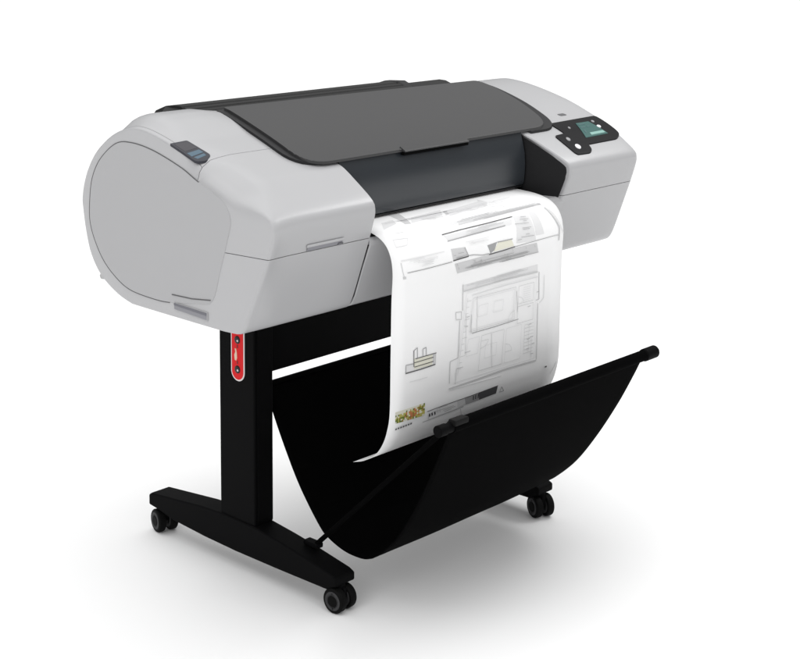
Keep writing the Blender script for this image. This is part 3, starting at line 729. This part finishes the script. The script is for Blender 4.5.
    ('F', 'lime', 0, [(0.3178, 0.5278), (0.3212, 0.5279), (0.3218, 0.5313), (0.3184, 0.5312)]),
    ('F', 'orange', 0, [(0.3184, 0.5311), (0.3218, 0.5313), (0.3225, 0.5347), (0.3191, 0.5346)]),
    ('F', 'lime', 0, [(0.3191, 0.5345), (0.3225, 0.5347), (0.3234, 0.5383), (0.32, 0.5381)]),
    ('F', 'lime', 0, [(0.3197, 0.5152), (0.3231, 0.5153), (0.3233, 0.5185), (0.3199, 0.5184)]),
    ('F', 'ochre', 0, [(0.3199, 0.5184), (0.3233, 0.5184), (0.3236, 0.5216), (0.3202, 0.5216)]),
    ('F', 'green', 0, [(0.3202, 0.5215), (0.3236, 0.5216), (0.324, 0.5248), (0.3206, 0.5248)]),
    ('F', 'cream', 0, [(0.3206, 0.5247), (0.324, 0.5248), (0.3245, 0.5281), (0.3211, 0.528)]),
    ('F', 'cream', 0, [(0.3211, 0.5279), (0.3245, 0.528), (0.3251, 0.5314), (0.3217, 0.5313)]),
    ('F', 'lime', 0, [(0.3217, 0.5313), (0.3251, 0.5314), (0.3259, 0.5349), (0.3225, 0.5347)]),
    ('F', 'lime', 0, [(0.3225, 0.5347), (0.3259, 0.5348), (0.3268, 0.5384), (0.3234, 0.5383)]),
    ('F', 'lime', 0, [(0.3233, 0.5184), (0.3267, 0.5185), (0.327, 0.5217), (0.3236, 0.5216)]),
    ('F', 'green', 0, [(0.3236, 0.5216), (0.327, 0.5216), (0.3274, 0.5249), (0.324, 0.5248)]),
    ('F', 'lime', 0, [(0.324, 0.5248), (0.3274, 0.5249), (0.3279, 0.5282), (0.3245, 0.5281)]),
    ('F', 'cream', 0, [(0.3244, 0.528), (0.3279, 0.5281), (0.3285, 0.5316), (0.3251, 0.5314)]),
    ('F', 'lime', 0, [(0.325, 0.5314), (0.3285, 0.5315), (0.3292, 0.535), (0.3258, 0.5349)]),
    ('F', 'lime', 0, [(0.3258, 0.5348), (0.3292, 0.5349), (0.3301, 0.5386), (0.3267, 0.5384)]),
    ('F', 'green', 0, [(0.3266, 0.5185), (0.33, 0.5185), (0.3303, 0.5218), (0.3269, 0.5217)]),
    ('F', 'ochre', 0, [(0.3269, 0.5216), (0.3303, 0.5217), (0.3307, 0.525), (0.3273, 0.5249)]),
    ('F', 'ochre', 0, [(0.3273, 0.5249), (0.3307, 0.5249), (0.3312, 0.5283), (0.3278, 0.5282)]),
    ('F', 'lime', 0, [(0.3278, 0.5281), (0.3312, 0.5282), (0.3318, 0.5317), (0.3284, 0.5316)]),
    ('F', 'lime', 0, [(0.3284, 0.5315), (0.3318, 0.5316), (0.3326, 0.5351), (0.3292, 0.535)]),
    ('F', 'cream', 0, [(0.3292, 0.5349), (0.3326, 0.5351), (0.3335, 0.5387), (0.3301, 0.5386)]),
    ('F', 'green', 0, [(0.3297, 0.5154), (0.3331, 0.5154), (0.3334, 0.5186), (0.3299, 0.5186)]),
    ('F', 'lime', 0, [(0.3299, 0.5185), (0.3334, 0.5186), (0.3337, 0.5219), (0.3303, 0.5218)]),
    ('F', 'cream', 0, [(0.3303, 0.5217), (0.3337, 0.5218), (0.3341, 0.5251), (0.3307, 0.525)]),
    ('F', 'green', 0, [(0.3306, 0.5249), (0.3341, 0.525), (0.3346, 0.5284), (0.3311, 0.5283)]),
    ('F', 'lime', 0, [(0.3311, 0.5282), (0.3346, 0.5283), (0.3352, 0.5318), (0.3318, 0.5317)]),
    ('F', 'lime', 0, [(0.3317, 0.5316), (0.3352, 0.5317), (0.336, 0.5353), (0.3325, 0.5351)]),
    ('F', 'cream', 0, [(0.3325, 0.5351), (0.3359, 0.5352), (0.3369, 0.5389), (0.3334, 0.5387)]),
    ('L', 'dark', 0.0032, [(0.266, 0.5463), (0.2701, 0.5463)]),
    ('L', 'dark', 0.0032, [(0.272, 0.5462), (0.2761, 0.5462)]),
    ('L', 'dark', 0.0032, [(0.278, 0.5461), (0.2822, 0.5461)]),
    ('L', 'dark', 0.0032, [(0.2841, 0.546), (0.2882, 0.546)]),
    ('L', 'dark', 0.0032, [(0.2901, 0.5458), (0.2943, 0.5459)]),
    ('L', 'dark', 0.0032, [(0.2962, 0.5457), (0.3004, 0.5458)]),
    ('L', 'dark', 0.0032, [(0.3023, 0.5456), (0.3065, 0.5456)]),
    ('L', 'black', 0.0028, [(0.3508, 0.545), (0.3483, 0.5384)]),
    ('L', 'black', 0.0028, [(0.3573, 0.5448), (0.3542, 0.5381)]),
    ('L', 'black', 0.0028, [(0.3645, 0.545), (0.3612, 0.5377)]),
    ('L', 'light', 0.0018, [(0.3706, 0.5432), (0.3667, 0.5344)]),
    ('L', 'light', 0.0018, [(0.3771, 0.5436), (0.3733, 0.5352)]),
    ('F', 'pale', 0, [(0.3446, 0.5339), (0.4186, 0.533), (0.4252, 0.5512), (0.3516, 0.5505)]),
    ('F', 'light', 0, [(0.4186, 0.533), (0.4386, 0.5329), (0.4453, 0.5476), (0.424, 0.5479)]),
    ('F', 'mid', 0, [(0.4386, 0.5329), (0.4751, 0.5323), (0.482, 0.5473), (0.4453, 0.5476)]),
    ('F', 'char', 0, [(0.4751, 0.5323), (0.5282, 0.5307), (0.5283, 0.5466), (0.482, 0.5473)]),
    ('L', 'black', 0.002, [(0.464, 0.5426), (0.4616, 0.5338)]),
    ('L', 'black', 0.002, [(0.4701, 0.5426), (0.4678, 0.5338)]),
    ('L', 'black', 0.002, [(0.4767, 0.5426), (0.4743, 0.5339)]),
    ('L', 'dark', 0.0014, [(0.3405, 0.5328), (0.375, 0.5321), (0.4546, 0.532), (0.5282, 0.5307)]),
    ('L', 'mid', 0.0014, [(0.3348, 0.5517), (0.3805, 0.5501), (0.4397, 0.5491)]),
    ('L', 'mid', 0.0013, [(0.5374, 0.5459), (0.5399, 0.5358), (0.5491, 0.5465), (0.5374, 0.5459)]),
    ('L', 'light', 0.0016, [(0.4326, 0.5518), (0.4416, 0.5674)]),
    ('L', 'dark', 0.003, [(0.6625, 0.5262), (0.6681, 0.5265)]),
    ('L', 'light', 0.0014, [(0.6845, 0.5455), (0.696, 0.5233)]),
    ('L', 'light', 0.0009, [(0.4424, 0.2385), (0.5186, 0.2376)]),
    ('L', 'light', 0.0009, [(0.4515, 0.2417), (0.5001, 0.2413)]),
    ('L', 'light', 0.0009, [(0.4742, 0.236), (0.5259, 0.2353)]),
    ('L', 'light', 0.0009, [(0.4913, 0.2379), (0.5423, 0.2373)]),
    ('L', 'light', 0.0009, [(0.4366, 0.2439), (0.5346, 0.2432)]),
    ('L', 'mid', 0.0007, [(0.5867, 0.2388), (0.6103, 0.241)]),
    ('L', 'mid', 0.0007, [(0.5868, 0.257), (0.606, 0.2584)]),
    ('L', 'mid', 0.0007, [(0.5915, 0.2348), (0.6059, 0.2362)]),
    ('L', 'mid', 0.0007, [(0.5683, 0.2449), (0.6076, 0.248)]),
    ('L', 'mid', 0.0007, [(0.5861, 0.2546), (0.6107, 0.2563)]),
    ('L', 'mid', 0.0007, [(0.5933, 0.2666), (0.6039, 0.2672)]),
    ('L', 'mid', 0.0007, [(0.5791, 0.2699), (0.616, 0.272)]),
    ('L', 'mid', 0.0007, [(0.5687, 0.2731), (0.5799, 0.2737)]),
    ('L', 'mid', 0.0007, [(0.5944, 0.2429), (0.6036, 0.2437)]),
    ('L', 'mid', 0.0007, [(0.4437, 0.2991), (0.5446, 0.2989)]),
    ('L', 'mid', 0.0007, [(0.4483, 0.2946), (0.5585, 0.2943)]),
    ('L', 'mid', 0.0007, [(0.523, 0.2981), (0.598, 0.298)]),
    ('L', 'mid', 0.0007, [(0.5192, 0.3047), (0.6305, 0.3046)]),
    ('L', 'mid', 0.0007, [(0.4263, 0.2999), (0.6028, 0.2996)]),
    ('L', 'mid', 0.0007, [(0.5259, 0.3053), (0.5899, 0.3053)]),
    ('L', 'mid', 0.0007, [(0.4328, 0.3007), (0.5986, 0.3005)]),
    ('L', 'mid', 0.0007, [(0.4412, 0.2981), (0.4694, 0.298)]),
    ('L', 'mid', 0.0007, [(0.5366, 0.3032), (0.5532, 0.3032)]),
    ('L', 'mid', 0.0007, [(0.4593, 0.3023), (0.4982, 0.3023)]),
    ('L', 'mid', 0.0007, [(0.5365, 0.2145), (0.6595, 0.2122)]),
    ('L', 'mid', 0.0007, [(0.5125, 0.2123), (0.5349, 0.2119)]),
    ('L', 'mid', 0.0007, [(0.4758, 0.2201), (0.6498, 0.216)]),
    ('L', 'mid', 0.0007, [(0.5021, 0.2221), (0.6693, 0.2176)]),
    ('L', 'mid', 0.0007, [(0.4362, 0.2165), (0.5857, 0.2137)]),
    ('L', 'mid', 0.0007, [(0.4507, 0.2131), (0.5536, 0.2115)]),
    ('L', 'mid', 0.0007, [(0.3975, 0.2734), (0.4022, 0.2734)]),
    ('L', 'mid', 0.0007, [(0.4023, 0.2783), (0.4321, 0.2771)]),
    ('L', 'mid', 0.0007, [(0.4039, 0.2788), (0.419, 0.2782)]),
    ('L', 'mid', 0.0007, [(0.4081, 0.2716), (0.4229, 0.2717)]),
    ('L', 'pale', 0.0009, [(0.4472, 0.2597), (0.49, 0.2612)]),
    ('L', 'pale', 0.0009, [(0.4387, 0.2588), (0.4789, 0.2601)]),
    ('L', 'pale', 0.0009, [(0.4302, 0.2558), (0.4927, 0.2561)]),
    ('L', 'pale', 0.0009, [(0.4438, 0.2591), (0.4491, 0.2593)]),
    ('L', 'pale', 0.0009, [(0.4444, 0.2579), (0.45, 0.2581)]),
    ('L', 'pale', 0.0009, [(0.4482, 0.2604), (0.4549, 0.2607)]),
    ('L', 'mid', 0.0007, [(0.5403, 0.2932), (0.542, 0.2977)]),
    ('L', 'mid', 0.0007, [(0.4801, 0.2965), (0.482, 0.3012)]),
    ('L', 'mid', 0.0007, [(0.4054, 0.2884), (0.4072, 0.2927)]),
    ('L', 'mid', 0.0007, [(0.6174, 0.2901), (0.6187, 0.2938)]),
    ('L', 'mid', 0.0007, [(0.5317, 0.2913), (0.5329, 0.2946)]),
    ('L', 'mid', 0.0007, [(0.4695, 0.2922), (0.4712, 0.2962)]),
    ('L', 'mid', 0.0007, [(0.4669, 0.2923), (0.4688, 0.297)]),
    ('L', 'mid', 0.0007, [(0.4091, 0.2949), (0.4111, 0.2995)]),
    ('L', 'mid', 0.0007, [(0.4682, 0.2903), (0.4701, 0.2951)]),
    ('L', 'mid', 0.0007, [(0.4524, 0.2899), (0.4538, 0.2933)]),
    ('L', 'mid', 0.0007, [(0.5547, 0.2884), (0.5558, 0.2915)]),
    ('L', 'mid', 0.0007, [(0.4766, 0.2982), (0.4781, 0.3017)]),
    ('L', 'mid', 0.0007, [(0.5916, 0.2891), (0.5927, 0.2923)]),
    ('L', 'mid', 0.0007, [(0.5476, 0.2987), (0.5491, 0.3024)]),
    ('L', 'mid', 0.0007, [(0.4492, 0.289), (0.4507, 0.2928)]),
    ('L', 'mid', 0.0007, [(0.4454, 0.2979), (0.4475, 0.3029)]),
    ('L', 'light', 0.0009, [(0.3307, 0.1736), (0.4555, 0.176)]),
    ('L', 'light', 0.0009, [(0.3787, 0.1851), (0.4142, 0.1875)]),
    ('L', 'light', 0.0009, [(0.3327, 0.1726), (0.4558, 0.1742)]),
    ('L', 'light', 0.0009, [(0.337, 0.1754), (0.4033, 0.1773)]),
    ('L', 'light', 0.0009, [(0.3419, 0.1784), (0.4643, 0.1838)]),
    ('L', 'light', 0.0009, [(0.3023, 0.1726), (0.4743, 0.1754)]),
    ('L', 'light', 0.0009, [(0.3922, 0.1916), (0.4246, 0.1945)]),
    ('L', 'light', 0.0009, [(0.3852, 0.1926), (0.4064, 0.1946)]),
    ('L', 'light', 0.0009, [(0.3799, 0.1875), (0.4375, 0.1919)]),
    ('L', 'light', 0.0008, [(0.4602, 0.3349), (0.5736, 0.3347)]),
    ('L', 'light', 0.0008, [(0.4334, 0.3319), (0.5892, 0.331)]),
    ('L', 'light', 0.0008, [(0.5229, 0.3321), (0.579, 0.3318)]),
    ('L', 'light', 0.0008, [(0.5097, 0.3392), (0.6275, 0.3395)]),
    ('L', 'light', 0.0008, [(0.535, 0.3392), (0.6113, 0.3394)]),
    ('L', 'light', 0.0008, [(0.5144, 0.3289), (0.5822, 0.3283)]),
    ('L', 'light', 0.0008, [(0.5048, 0.3323), (0.6009, 0.3318)]),
    ('L', 'light', 0.0008, [(0.5088, 0.3364), (0.5092, 0.3389)]),
    ('L', 'light', 0.0008, [(0.4932, 0.331), (0.4937, 0.3341)]),
    ('L', 'light', 0.0008, [(0.5215, 0.3351), (0.5218, 0.3371)]),
    ('L', 'light', 0.0008, [(0.4647, 0.3333), (0.4652, 0.3362)]),
    ('L', 'light', 0.0008, [(0.4599, 0.3353), (0.4605, 0.3384)]),
    ('L', 'light', 0.0008, [(0.5903, 0.3353), (0.5904, 0.3366)]),
    ('L', 'light', 0.0008, [(0.5529, 0.3357), (0.5531, 0.337)]),
    ('L', 'light', 0.0008, [(0.4791, 0.3312), (0.4795, 0.3335)]),
    ('L', 'light', 0.0008, [(0.5101, 0.3326), (0.5105, 0.3356)]),
    ('L', 'light', 0.0008, [(0.4253, 0.33), (0.4256, 0.3313)]),
    ('L', 'light', 0.0008, [(0.4495, 0.3299), (0.4502, 0.3331)]),
    ('L', 'light', 0.0008, [(0.6001, 0.3288), (0.6003, 0.3313)]),
    ('L', 'light', 0.0008, [(0.4881, 0.3315), (0.4884, 0.3334)]),
    ('L', 'light', 0.0008, [(0.5565, 0.3334), (0.5567, 0.3355)]),
    ('L', 'pale', 0.0009, [(0.2962, 0.2673), (0.3126, 0.2672)]),
    ('L', 'pale', 0.0009, [(0.3202, 0.2735), (0.3448, 0.2733)]),
    ('L', 'pale', 0.0009, [(0.287, 0.2654), (0.3248, 0.2652)]),
    ('L', 'pale', 0.0009, [(0.3243, 0.2743), (0.3472, 0.2742)]),
    ('L', 'pale', 0.0009, [(0.3161, 0.2778), (0.3457, 0.2777)]),
    ('L', 'pale', 0.0009, [(0.3066, 0.2704), (0.357, 0.2701)]),
    ('L', 'pale', 0.0009, [(0.3183, 0.2711), (0.3477, 0.271)]),
    ('L', 'pale', 0.0009, [(0.3084, 0.2682), (0.3567, 0.2679)]),
    ('L', 'mid', 0.0008, [(0.3688, 0.533), (0.3929, 0.5337)]),
    ('L', 'mid', 0.0008, [(0.3929, 0.5444), (0.406, 0.5445)]),
    ('L', 'mid', 0.0008, [(0.3871, 0.5446), (0.3991, 0.5447)]),
    ('L', 'mid', 0.0008, [(0.3583, 0.538), (0.4102, 0.5392)]),
    ('L', 'mid', 0.0008, [(0.3899, 0.5414), (0.4158, 0.5418)]),
    ('L', 'mid', 0.0008, [(0.3837, 0.5414), (0.4068, 0.5418)]),
    ('L', 'light', 0.0008, [(0.5377, 0.1775), (0.5557, 0.1766)]),
    ('L', 'light', 0.0008, [(0.5667, 0.1779), (0.5842, 0.1771)]),
    ('L', 'light', 0.0008, [(0.4605, 0.1807), (0.5745, 0.1752)]),
    ('L', 'light', 0.0008, [(0.4458, 0.1848), (0.5598, 0.1798)]),
    ('L', 'light', 0.0008, [(0.5792, 0.1763), (0.6307, 0.1737)]),
    ('L', 'light', 0.0008, [(0.5746, 0.2042), (0.6139, 0.2032)]),
    ('L', 'light', 0.0008, [(0.4315, 0.2066), (0.5345, 0.204)]),
    ('L', 'light', 0.0008, [(0.5444, 0.1938), (0.5665, 0.193)]),
    ('L', 'light', 0.0008, [(0.5737, 0.2013), (0.5887, 0.2009)]),
    ('L', 'light', 0.0008, [(0.5259, 0.1872), (0.6041, 0.1841)]),
    ('L', 'light', 0.0008, [(0.4679, 0.1864), (0.5147, 0.1844)]),
    ('L', 'light', 0.0008, [(0.5476, 0.1975), (0.5861, 0.1963)]),
    ('L', 'light', 0.0008, [(0.4978, 0.19), (0.5467, 0.1881)]),
    ('L', 'light', 0.0008, [(0.4476, 0.1937), (0.522, 0.1911)]),
    ('L', 'pale', 0.0008, [(0.4336, 0.3454), (0.6274, 0.3476), (0.6264, 0.5013), (0.4069, 0.4968), (0.4336, 0.3454)]),
    ('L', 'light', 0.0008, [(0.4515, 0.3569), (0.5689, 0.3583), (0.5655, 0.4167), (0.4422, 0.4149), (0.4515, 0.3569)]),
    ('L', 'pale', 0.0008, [(0.455, 0.3602), (0.5645, 0.3615), (0.5612, 0.4134), (0.4469, 0.4118), (0.455, 0.3602)]),
    ('L', 'light', 0.0008, [(0.5775, 0.3584), (0.6208, 0.3589), (0.6204, 0.3914), (0.5758, 0.3908), (0.5775, 0.3584)]),
    ('L', 'light', 0.0008, [(0.5756, 0.3957), (0.6203, 0.3963), (0.6199, 0.4273), (0.574, 0.4266), (0.5756, 0.3957)]),
    ('L', 'light', 0.0008, [(0.4764, 0.4284), (0.5378, 0.4293), (0.5326, 0.4911), (0.4681, 0.4899), (0.4764, 0.4284)]),
    ('L', 'pale', 0.0008, [(0.5445, 0.4294), (0.5875, 0.4301), (0.5848, 0.4922), (0.5396, 0.4913), (0.5445, 0.4294)]),
    ('L', 'pale', 0.0008, [(0.4402, 0.4278), (0.47, 0.4283), (0.4659, 0.4574), (0.4354, 0.4569), (0.4402, 0.4278)]),
    ('L', 'light', 0.0007, [(0.5966, 0.4335), (0.6222, 0.4339)]),
    ('L', 'light', 0.0007, [(0.5964, 0.44), (0.6221, 0.4404)]),
    ('L', 'light', 0.0007, [(0.5961, 0.4466), (0.622, 0.447)]),
    ('L', 'light', 0.0007, [(0.5959, 0.4531), (0.6219, 0.4535)]),
    ('L', 'light', 0.0007, [(0.5956, 0.4596), (0.6218, 0.4601)]),
    ('L', 'light', 0.0007, [(0.5954, 0.4661), (0.6216, 0.4666)]),
    ('L', 'light', 0.0007, [(0.5951, 0.4727), (0.6215, 0.4732)]),
    ('L', 'light', 0.0007, [(0.5949, 0.4792), (0.6214, 0.4797)]),
    ('L', 'light', 0.0007, [(0.5946, 0.4858), (0.6213, 0.4863)]),
    ('L', 'light', 0.0007, [(0.5966, 0.4335), (0.5946, 0.4858)]),
    ('L', 'light', 0.0007, [(0.6093, 0.4337), (0.6079, 0.486)]),
    ('L', 'pale', 0.0007, [(0.5902, 0.3634), (0.612, 0.3637)]),
    ('L', 'pale', 0.0007, [(0.59, 0.3673), (0.6119, 0.3676)]),
    ('L', 'pale', 0.0007, [(0.5899, 0.3712), (0.6118, 0.3715)]),
    ('L', 'pale', 0.0007, [(0.5897, 0.3751), (0.6117, 0.3754)]),
    ('L', 'pale', 0.0007, [(0.5896, 0.379), (0.6116, 0.3793)]),
    ('L', 'pale', 0.0007, [(0.5894, 0.3829), (0.6116, 0.3832)]),
    ('L', 'pale', 0.0007, [(0.5892, 0.3868), (0.6115, 0.3871)]),
    ('L', 'light', 0.0007, [(0.5655, 0.4167), (0.5477, 0.4165), (0.5496, 0.41), (0.5557, 0.4036), (0.5665, 0.4005)]),
    ('L', 'light', 0.0007, [(0.4751, 0.4381), (0.4948, 0.4384), (0.4926, 0.4436), (0.4856, 0.4487), (0.4734, 0.451)]),
    ('L', 'light', 0.0007, [(0.5411, 0.4717), (0.5597, 0.472), (0.5586, 0.4661), (0.5531, 0.4602), (0.5423, 0.4571)]),
    ('L', 'light', 0.0007, [(0.5758, 0.3908), (0.5913, 0.391), (0.5903, 0.3858), (0.5855, 0.3806), (0.5765, 0.3779)]),
    ('L', 'pale', 0.0008, [(0.4672, 0.3732), (0.4919, 0.3735), (0.4895, 0.3929), (0.4644, 0.3926), (0.4672, 0.3732)]),
    ('L', 'pale', 0.0008, [(0.5085, 0.3738), (0.5338, 0.3741), (0.532, 0.3935), (0.5064, 0.3932), (0.5085, 0.3738)]),
    ('L', 'pale', 0.0008, [(0.487, 0.448), (0.5181, 0.4485), (0.5158, 0.4712), (0.4841, 0.4707), (0.487, 0.448)]),
    ('L', 'pale', 0.0007, [(0.4464, 0.415), (0.4456, 0.4198)]),
    ('L', 'pale', 0.0007, [(0.4649, 0.4153), (0.4642, 0.4201)]),
    ('L', 'pale', 0.0007, [(0.4836, 0.4155), (0.483, 0.4204)]),
    ('L', 'pale', 0.0007, [(0.5026, 0.4158), (0.502, 0.4207)]),
    ('L', 'pale', 0.0007, [(0.5217, 0.4161), (0.5212, 0.421)]),
    ('L', 'pale', 0.0007, [(0.541, 0.4164), (0.5406, 0.4212)]),
    ('L', 'light', 0.0008, [(0.435, 0.3599), (0.447, 0.3601)]),
    ('L', 'light', 0.0008, [(0.4332, 0.3704), (0.4402, 0.3705)]),
    ('L', 'light', 0.0008, [(0.4314, 0.3809), (0.4385, 0.381)]),
    ('L', 'light', 0.0008, [(0.4296, 0.3913), (0.4418, 0.3915)]),
    ('L', 'light', 0.0008, [(0.4278, 0.4018), (0.435, 0.4019)]),
    ('L', 'light', 0.0008, [(0.426, 0.4123), (0.4332, 0.4124)]),
    ('L', 'light', 0.0008, [(0.4242, 0.4227), (0.4367, 0.4229)]),
    ('L', 'light', 0.0008, [(0.4224, 0.4332), (0.4297, 0.4333)]),
    ('L', 'light', 0.0008, [(0.4205, 0.4437), (0.428, 0.4438)]),
    ('L', 'light', 0.0008, [(0.4187, 0.4542), (0.4315, 0.4544)]),
    ('L', 'light', 0.0008, [(0.4168, 0.4646), (0.4243, 0.4647)]),
    ('L', 'light', 0.0008, [(0.4149, 0.4751), (0.4225, 0.4752)]),
    ('L', 'light', 0.0007, [(0.4361, 0.3535), (0.4131, 0.4855)]),
]

inks = ['pale', 'light', 'mid', 'dark', 'char', 'black', 'cream', 'lime', 'green', 'orange', 'ochre']
b = bmesh.new()
sgn = -1 if paper_pt(.5, .4, .01).y > paper_pt(.5, .4, 0).y else 1
def patch(q, h, mi, nu, nv):
    g = []
    for i in range(nu + 1):
        u = i / nu; r = []
        for j in range(nv + 1):
            v = j / nv
            x = (1-u)*(1-v)*q[0][0] + u*(1-v)*q[1][0] + u*v*q[2][0] + (1-u)*v*q[3][0]
            s = (1-u)*(1-v)*q[0][1] + u*(1-v)*q[1][1] + u*v*q[2][1] + (1-u)*v*q[3][1]
            r.append(b.verts.new(paper_pt(min(max(x, PX0), PX1), s, sgn * h)))
        g.append(r)
    for i in range(nu):
        for j in range(nv):
            f = b.faces.new((g[i][j], g[i+1][j], g[i+1][j+1], g[i][j+1])); f.material_index = mi
for num, (kind, m, w, pts) in enumerate(DRAWING):
    mi = inks.index(m)
    if kind == 'F':
        d = max(abs(pts[a][1] - pts[c][1]) for a in range(4) for c in range(4))
        nv = max(1, int(d / .004))
        patch(pts, .0003 + .000004 * num, mi, nv, nv)
    else:
        for (x0, s0), (x1, s1) in zip(pts, pts[1:]):
            L = math.hypot(x1 - x0, s1 - s0)
            if L < 1e-6: continue
            nx, ns = -(s1 - s0) / L * w / 2, (x1 - x0) / L * w / 2
            n = max(1, int(abs(s1 - s0) / .004))
            patch([(x0 + nx, s0 + ns), (x1 + nx, s1 + ns), (x1 - nx, s1 - ns), (x0 - nx, s0 - ns)], .0009 + .000004 * num, mi, n, 1)
dr = bpy.data.meshes.new('printed_drawing'); b.to_mesh(dr); b.free()
for k in inks: dr.materials.append(M['ink_' + k])
do = bpy.data.objects.new('printed_drawing', dr); COL.objects.link(do); do.parent = sheet_o

# ---------------------------------------------------------------- floor, light, camera
b = bmesh.new(); bmesh.ops.create_circle(b, cap_ends=True, radius=80, segments=96)
floor = obj('floor', b, M['floor'], None, wn=False); tag(floor, kind='structure', label='plain white studio floor under the printer', cat='floor')

w = bpy.data.worlds.new('World'); scene.world = w; w.use_nodes = True
nt = w.node_tree; bg = nt.nodes['Background']
tc = nt.nodes.new('ShaderNodeTexCoord'); sx = nt.nodes.new('ShaderNodeSeparateXYZ'); mr = nt.nodes.new('ShaderNodeMapRange')
nt.links.new(tc.outputs['Generated'], sx.inputs[0]); sq2 = nt.nodes.new('ShaderNodeMath'); sq2.operation = 'POWER'; sq2.inputs[1].default_value = 2.0
nt.links.new(sx.outputs['Z'], sq2.inputs[0]); nt.links.new(sq2.outputs[0], mr.inputs['Value'])
mr.inputs['From Min'].default_value = 0; mr.inputs['From Max'].default_value = 1
mr.inputs['To Min'].default_value = .20; mr.inputs['To Max'].default_value = 2.25
bg.inputs['Color'].default_value = (1, 1, 1, 1); nt.links.new(mr.outputs['Result'], bg.inputs['Strength'])

def area(name, loc, target, size, energy, color=(1, 1, 1)):
    l = bpy.data.lights.new(name, 'AREA'); l.shape = 'SQUARE'; l.size = size; l.energy = energy; l.color = color
    o = bpy.data.objects.new(name, l); COL.objects.link(o); o.location = loc
    o.rotation_euler = (Vector(target) - Vector(loc)).to_track_quat('-Z', 'Y').to_euler(); return o
area('overhead_softbox', (2.4, -.75, 2.5), (.3, -.2, .7), .8, 13)
area('side_softbox', (-2.5, -.9, 1.7), (0, 0, .6), 1.5, 18)
area('front_fill_light', (1.0, -3.0, 1.5), (.5, 0, .5), 1.2, 4.5)  # added fill that brightens the front of the paper

cam = bpy.data.cameras.new('camera'); co = bpy.data.objects.new('camera', cam); COL.objects.link(co)
CF, CR, CU = Vector((0.721692, 0.678490, -0.137154)), Vector((0.685631, -0.727917, 0.006778)), Vector((0.095238, 0.098929, 0.990527))
mw = Matrix((( CR.x, CU.x, -CF.x, (-1.452938, -1.924882, 1.172619)[0]), (CR.y, CU.y, -CF.y, (-1.452938, -1.924882, 1.172619)[1]), (CR.z, CU.z, -CF.z, (-1.452938, -1.924882, 1.172619)[2]), (0, 0, 0, 1)))
co.matrix_world = mw
cam.sensor_fit = 'HORIZONTAL'; cam.sensor_width = 36; cam.lens = 66.7640; cam.shift_x = 0.01150; cam.shift_y = -0.26067
cam.clip_start = .05; cam.clip_end = 300
scene.camera = co
scene.view_settings.view_transform = 'Standard'; scene.view_settings.look = 'None'
scene.view_settings.exposure = 0; scene.view_settings.gamma = 1
scene.render.engine = 'CYCLES'
scene.cycles.max_bounces = 8
